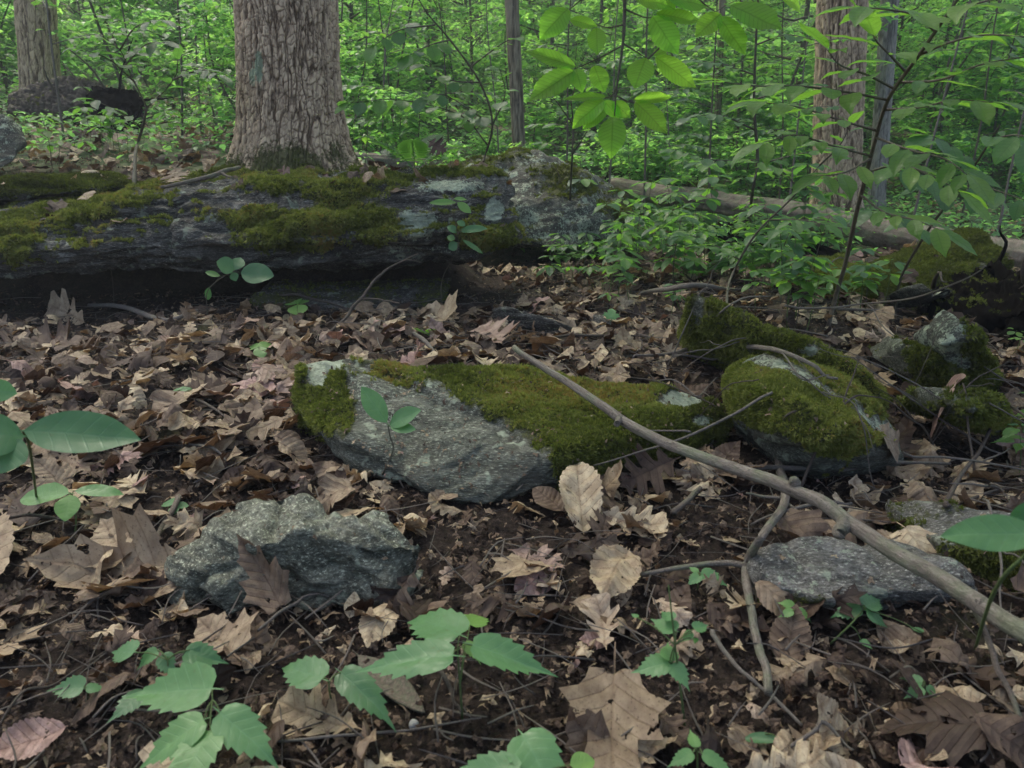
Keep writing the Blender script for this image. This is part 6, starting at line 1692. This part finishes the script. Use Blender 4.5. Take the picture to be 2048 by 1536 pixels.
seedling('small clover-like seedling above the greenish angular rock', (350, 1040), [(350, 1015, .02)], [(350, 1008, 325, 1000, .025, .025, .3), (350, 1010, 378, 1010, .025, .02, .3), (350, 1012, 345, 1028, .025, .02, .3), (350, 1006, 360, 995, .025, .03, .3)], kind='round')
seedling('tiny toothed seedling in the litter left of the centre rock', (360, 800), [(358, 785, .025)], [(358, 782, 335, 778, .03, .03, .4), (360, 780, 388, 772, .03, .035, .3), (358, 784, 372, 792, .03, .02, .4)])
seedling('bright two-lobed green seedling between the ledge and the centre rock', (517, 722), [(518, 700, .03)], [(518, 694, 487, 694, .035, .03, .75), (518, 694, 546, 684, .035, .04, .8), (518, 695, 524, 712, .035, .02, .75)], kind='round')
seedling('tiny three-leaved seedling below the dark gap under the ledge', (596, 650), [(595, 628, .035)], [(595, 608, 578, 598, .05, .055, .8, 'round'), (595, 608, 612, 598, .05, .055, .8, 'round'), (595, 610, 596, 628, .05, .035, .8, 'round')], kind='round')
def standing(label, foot, stem, leaves, kind='oval', mat=SOFT, r0=.002, smat=STEM, name='seedling', dd=None):
    """an upright seedling: stem and leaves given as pixels with distances"""
    f = S(*foot); t = thing(name, f, label, 'seedling'); d = dd or f.y
    sp_ = [f] + [P(x, y, d + dz) for (x, y, dz) in stem]
    stem_tubes([(sp_, [r0, r0 * .8, r0 * .6])], f, smat, t)
    for lf in leaves:
        bx, by, tx, ty, w, dz = lf[:6]; tn = lf[6] if len(lf) > 6 else .5; nz = lf[7] if len(lf) > 7 else .8; k = lf[8] if len(lf) > 8 else kind
        b = P(bx, by, d); e = P(tx, ty, d + dz)
        hb = min(sp_, key=lambda h: (h - b).length)
        if (hb - b).length > .004: stem_tubes([([hb, b], [r0 * .5, r0 * .4])], f, smat, t, 'leaf_stalk', 5)
        put_leaf(t, b, e, w * project(b)[2] / F, (0, -1, nz), k, mat, tn)
    return t
standing('seedling with two large round blue-green leaves in front of the dark gap', (417, 642), [(413, 590, 0), (430, 565, -.01), (466, 542, -.02)],
  [(470, 540, 434, 522, 44, -.03, .1, 1.4, 'round'), (470, 540, 480, 512, 30, .03, .1, .6, 'round'), (482, 545, 546, 550, 46, -.03, .1, .7, 'round'), (466, 545, 470, 560, 18, -.02, .2, .8), (440, 552, 408, 542, 12, 0, .8, .8), (418, 575, 414, 602, 14, 0, .3, .3)])
standing('crooked-stemmed seedling with a small leaf tuft before the left end of the ledge', (228, 612), [(226, 570, 0), (218, 520, 0), (204, 487, -.01)],
  [(204, 486, 150, 478, 16, -.02, .75, 1.0), (204, 484, 190, 465, 14, .02, .5, 1.0), (205, 484, 222, 470, 16, .02, .2, 1.0), (205, 486, 160, 488, 10, -.03, .8, .9), (206, 484, 204, 468, 12, .03, .2, 1.0)])
standing('seedling standing in front of the centre rock with two glossy leaves', (765, 950), [(786, 900, 0), (780, 872, 0), (776, 850, 0)],
  [(774, 845, 722, 772, 44, .03, .55, .3, 'oval'), (780, 850, 832, 815, 40, -.03, .3, 1.0, 'oval'), (782, 854, 830, 858, 24, -.04, .5, 1.2, 'oval')])
standing('tall thin seedling with round leaves at the right end of the ledge', (885, 630), [(884, 560, 0), (915, 500, -.02), (915, 470, -.02), (905, 410, -.03)],
  [(912, 405, 858, 402, 14, -.03, .85, .8), (915, 405, 942, 425, 18, -.02, .9, .7), (908, 398, 935, 396, 10, .02, .85, .8), (915, 465, 895, 450, 16, 0, .3, .8, 'round'), (918, 462, 976, 452, 18, 0, .25, .8), (910, 478, 894, 472, 14, 0, .7, .8), (915, 486, 897, 498, 20, 0, .4, .3, 'round'), (925, 480, 968, 505, 10, -.02, .7, .8), (930, 452, 915, 440, 14, 0, .3, .8)], r0=.0016)
standing('star-shaped pale green maple seedling by the small dark stone', (1225, 655), [(1222, 640, 0)], [(1222, 638, 1225, 612, 40, .03, .5, 1.2, 'maple')])
# close, out-of-focus leaves at the two margins
def margin(label, foot, stem, leaves, r0=.002):
    b = Vector(foot); t = thing('seedling', b, label, 'seedling')
    stem_tubes([([b] + stem, [r0, r0, r0 * .7])], b, STEM_GREEN, t)
    for (p, q, w, n, tn, k) in leaves: put_leaf(t, p, q, w, n, k, SOFT, tn)
margin('large dull green out-of-focus leaves entering at the left margin', G(75, 1010), [P(60, 900, .95), P(46, 862, .84)],
  [(P(50, 862, .83), P(262, 862, .80), .055, (0, -1, .9), .12, 'oval'), (P(46, 872, .83), P(-80, 860, .78), .06, (0, -1, .9), .1, 'oval'), (P(44, 880, .82), P(-20, 945, .78), .05, (0, -1, .7), .1, 'oval'), (P(-30, 780, .9), P(28, 782, .9), .03, (0, -1, .6), .5, 'oval')])
margin('large pale blue-green out-of-focus leaf entering at the right margin', G(1950, 1300), [P(1990, 1180, .62), P(2060, 1100, .58)],
  [(P(2085, 1068, .56), P(1898, 1062, .55), .032, (.1, -1, 1.0), .55, 'oval'), (P(2090, 1010, .6), P(2022, 1045, .6), .02, (0, -1, .5), .05, 'oval')])

# fern fronds ------------------------------------------------------------------
def frond_mesh(k, npin=15, L=1.0):
    parts = []
    r = np.random.default_rng(k)
    bendz = r.uniform(.25, .5)
    def pos(t): return np.array([0, t * (1 - .15 * t), bendz * (t - t * t * 1.25)])
    parts.append(tube_arrays([pos(t) for t in np.linspace(0, 1, 5)], [.009, .007, .003], 4, 3))
    for i in range(npin):
        t = .22 + .76 * i / npin
        w = .26 * math.sin(math.pi * min(1, (t - .1) / .9 * 1.0) ** .8) + .03
        for sd in (-1, 1):
            p = pos(t); V, Fa, U = leaf_arrays('lance', 2, .3, -.5, .1, .02, 0, i, stations=8)
            V = V * np.array([w * .62, w, w]); a = sd * R(-72)
            V = V @ np.array(Matrix.Rotation(a, 3, 'Z')).T
            parts.append((V + p, Fa, U))
    return parts
FR = []
for k in range(3):
    V, Fa, U = merge(frond_mesh(k)); FR.append(mesh_np('frond', V, Fa, GREEN, U))
FERNS = [((1165, 520), .24, 6, 'fern in front of the lichened boulder'), ((1095, 500), .20, 5, 'fern at the right end of the ledge'), ((1490, 545), .24, 6, 'fern below the dark log'), ((1300, 500), .2, 5, 'fern between the lichened boulder and the fallen log'),
         ((1400, 560), .2, 5, 'fern in the plants above the pointed mossy slab'), ((858, 672), .085, 4, 'small bright fern seedling in the litter below the ledge'), ((190, 240), .35, 4, 'fern beside the upturned root'), ((830, 345), .3, 5, 'feathery fern behind the ledge right of the oak')]
for i, (pt, L, n, lab) in enumerate(FERNS):
    b = S(*pt); t = thing('fern', b, lab, 'fern')
    for q in range(n):
        o = link('frond', FR[q % 3], t); th = q * 6.28 / n + i
        M = Matrix.Rotation(th, 4, 'Z') @ Matrix.Rotation(R(random.uniform(15, 45)), 4, 'X') @ Matrix.Scale(L * random.uniform(.8, 1.15), 4)
        o.matrix_basis = M; o['tone'] = .85 if L < .1 else random.uniform(.0, .4)

# the many small forest plants between the ledge and the log: eight kinds, copied
def plant_proto(k):
    r = random.Random(900 + k)
    Ht = [.16, .22, .30, .12, .26, .20, .36, .10][k]
    kind = ['lance', 'oval', 'toothed', 'oval', 'lance', 'toothed', 'oval', 'round'][k]
    L = [.085, .07, .075, .05, .09, .06, .08, .04][k]
    t = thing('forest_plant', (0, 0, 0), '', 'plant', 'small green plants on the forest floor')
    top = Vector((r.uniform(-.04, .04), r.uniform(-.04, .04), Ht))
    mid = top * .5 + Vector((r.uniform(-.02, .02), r.uniform(-.02, .02), 0))
    stem_tubes([([Vector((0, 0, -.01)), mid, top], [.0022, .0018, .001])], (0, 0, 0), STEM_GREEN if k % 2 else STEM, t, 'stem', 5)
    tiers = [1, 2, 3, 1, 3, 2, 4, 1][k]
    for j in range(tiers):
        f = 1 - j * .26
        c = mid.lerp(top, max(0, f * 2 - 1)) if f > .5 else mid * (f * 2)
        n = r.randint(4, 6); a0 = r.uniform(0, 6.28)
        for q in range(n):
            a = a0 + q * 6.283 / n + r.uniform(-.3, .3); ll = L * r.uniform(.7, 1.15)
            dd = Vector((math.cos(a), math.sin(a), r.uniform(-.35, .15))).normalized()
            p = c + dd * .018
            put_leaf(t, p, p + dd * ll, None, (0, 0, 1), kind, GREEN, r.uniform(.1, .9), q % 4)
    return t
PPL = [plant_proto(k) for k in range(8)]
placed = []; pk = {}
def place_plant(k, p, sc, first=False):
    src = PPL[k]
    if first: t = src
    else:
        t = src.copy(); col.objects.link(t)
        for ch in src.children:
            c = ch.copy(); col.objects.link(c); c.parent = t
            if 'tone' in c: c['tone'] = min(.99, max(.0, c['tone'] + random.uniform(-.15, .15)))
    t.location = p; t.rotation_euler = (random.uniform(-.1, .1), random.uniform(-.1, .1), random.uniform(0, 6.28)); t.scale = (sc,) * 3
    placed.append((t, Vector(p))); pk[t.name] = k; return t
rp = random.Random(31)
used = set()
def spot(px, py, kinds=(0, 1, 2, 4, 5, 6), sc=(.8, 1.25), force=False):
    p = G(px, py); k = rp.choice(kinds)
    if (not force) and ((p - S(px, py)).length > .03 or top_at(p.x, p.y)[2]): return
    place_plant(k, p, rp.uniform(*sc), first=k not in used); used.add(k)
zones = [(36, (1060, 1320), (400, 500), (0, 1, 5, 0, 4), (.6, 1.1)), (26, (1300, 1720), (470, 510), (0, 1, 5, 3), (.5, .8)), (60, (1080, 1720), (490, 590), (0, 1, 5, 4, 2), (.6, 1.1)), (34, (1150, 1720), (505, 600), (0, 2, 4, 1), (.9, 1.35)), (34, (1380, 1790), (540, 660), (0, 1, 4, 5, 2), (.7, 1.1)), (7, (1000, 1260), (400, 480), (1, 2, 4, 6), (.8, 1.2)),
         (44, (1200, 2040), (330, 410), (0, 2, 4, 6), (.8, 1.3)), (30, (100, 450), (220, 340), (0, 1, 2, 4, 5), (.8, 1.2)), (10, (720, 900), (290, 345), (1, 2, 4, 6), (.8, 1.2)),
         (9, (1850, 2048), (640, 960), (3, 7, 5), (.6, 1.0)), (8, (1040, 1380), (520, 640), (3, 7, 0), (.5, .8)), (6, (1750, 2048), (300, 420), (6, 4), (1.0, 1.4)), (5, (0, 200), (560, 660), (3, 7), (.3, .5))]
for n, xr, yr, ks, sc in zones:
    for _ in range(n): spot(rp.uniform(*xr), rp.uniform(*yr), ks, sc)
for _ in range(20): spot(rp.uniform(960, 1290), rp.uniform(492, 520), (1, 2, 4, 6), (.8, 1.35), force=True)
for _ in range(22): spot(rp.uniform(1230, 1720), rp.uniform(430, 530), (2, 6, 4), (1.0, 1.5), force=True)
for _ in range(26): spot(rp.uniform(1080, 1760), rp.uniform(560, 650), (0, 3, 5, 1), (.5, .95))
for k in range(8):
    if k not in used: spot(rp.uniform(1300, 1600), rp.uniform(470, 520), (k,), force=True)
LOOKP = ['one-tiered narrow-leaved plant', 'two-tiered oval-leaved plant', 'tall toothed-leaved plant', 'tiny oval-leaved plant', 'three-tiered narrow-leaved plant', 'low toothed-leaved plant', 'tall four-tiered plant', 'tiny round-leaved plant']
relabel(placed, lambda o: LOOKP[pk[o.name]])
# a brown dead leaf caught in the twigs right of the oak
hero(0, 0, 0, 0, 'red_oak', .12, 'brown dead oak leaf hanging in the air right of the oak', pb=P(858, 282, 3.1), pt=P(893, 304, 3.05), wf=1.3, nrm=(0, -1, .2), curl=.8, seed=33, name='hanging_leaf')

# ------------------------------------------------------------------ woodland air
hz, nt, out = mat_new('haze_air'); g = NT(nt)
pv = g.n('ShaderNodeVolumePrincipled'); pv.inputs['Color'].default_value = (0.80, 0.88, 0.92, 1); pv.inputs['Density'].default_value = 0.0062; pv.inputs['Anisotropy'].default_value = 0.3
g.l(pv.outputs[0], out.inputs[1])
bm = bmesh.new(); bmesh.ops.create_cube(bm, size=1)
lo, hi = Vector((-125, -14, -4)), Vector((125, 103, 62))
for v in bm.verts: v.co = Vector([(lo[i] + hi[i]) / 2 + v.co[i] * (hi[i] - lo[i]) for i in range(3)])
me = bpy.data.meshes.new('haze'); bm.to_mesh(me); bm.free(); me.materials.append(hz)
tag(link('haze', me), 'thin pale woodland haze', kind='stuff')
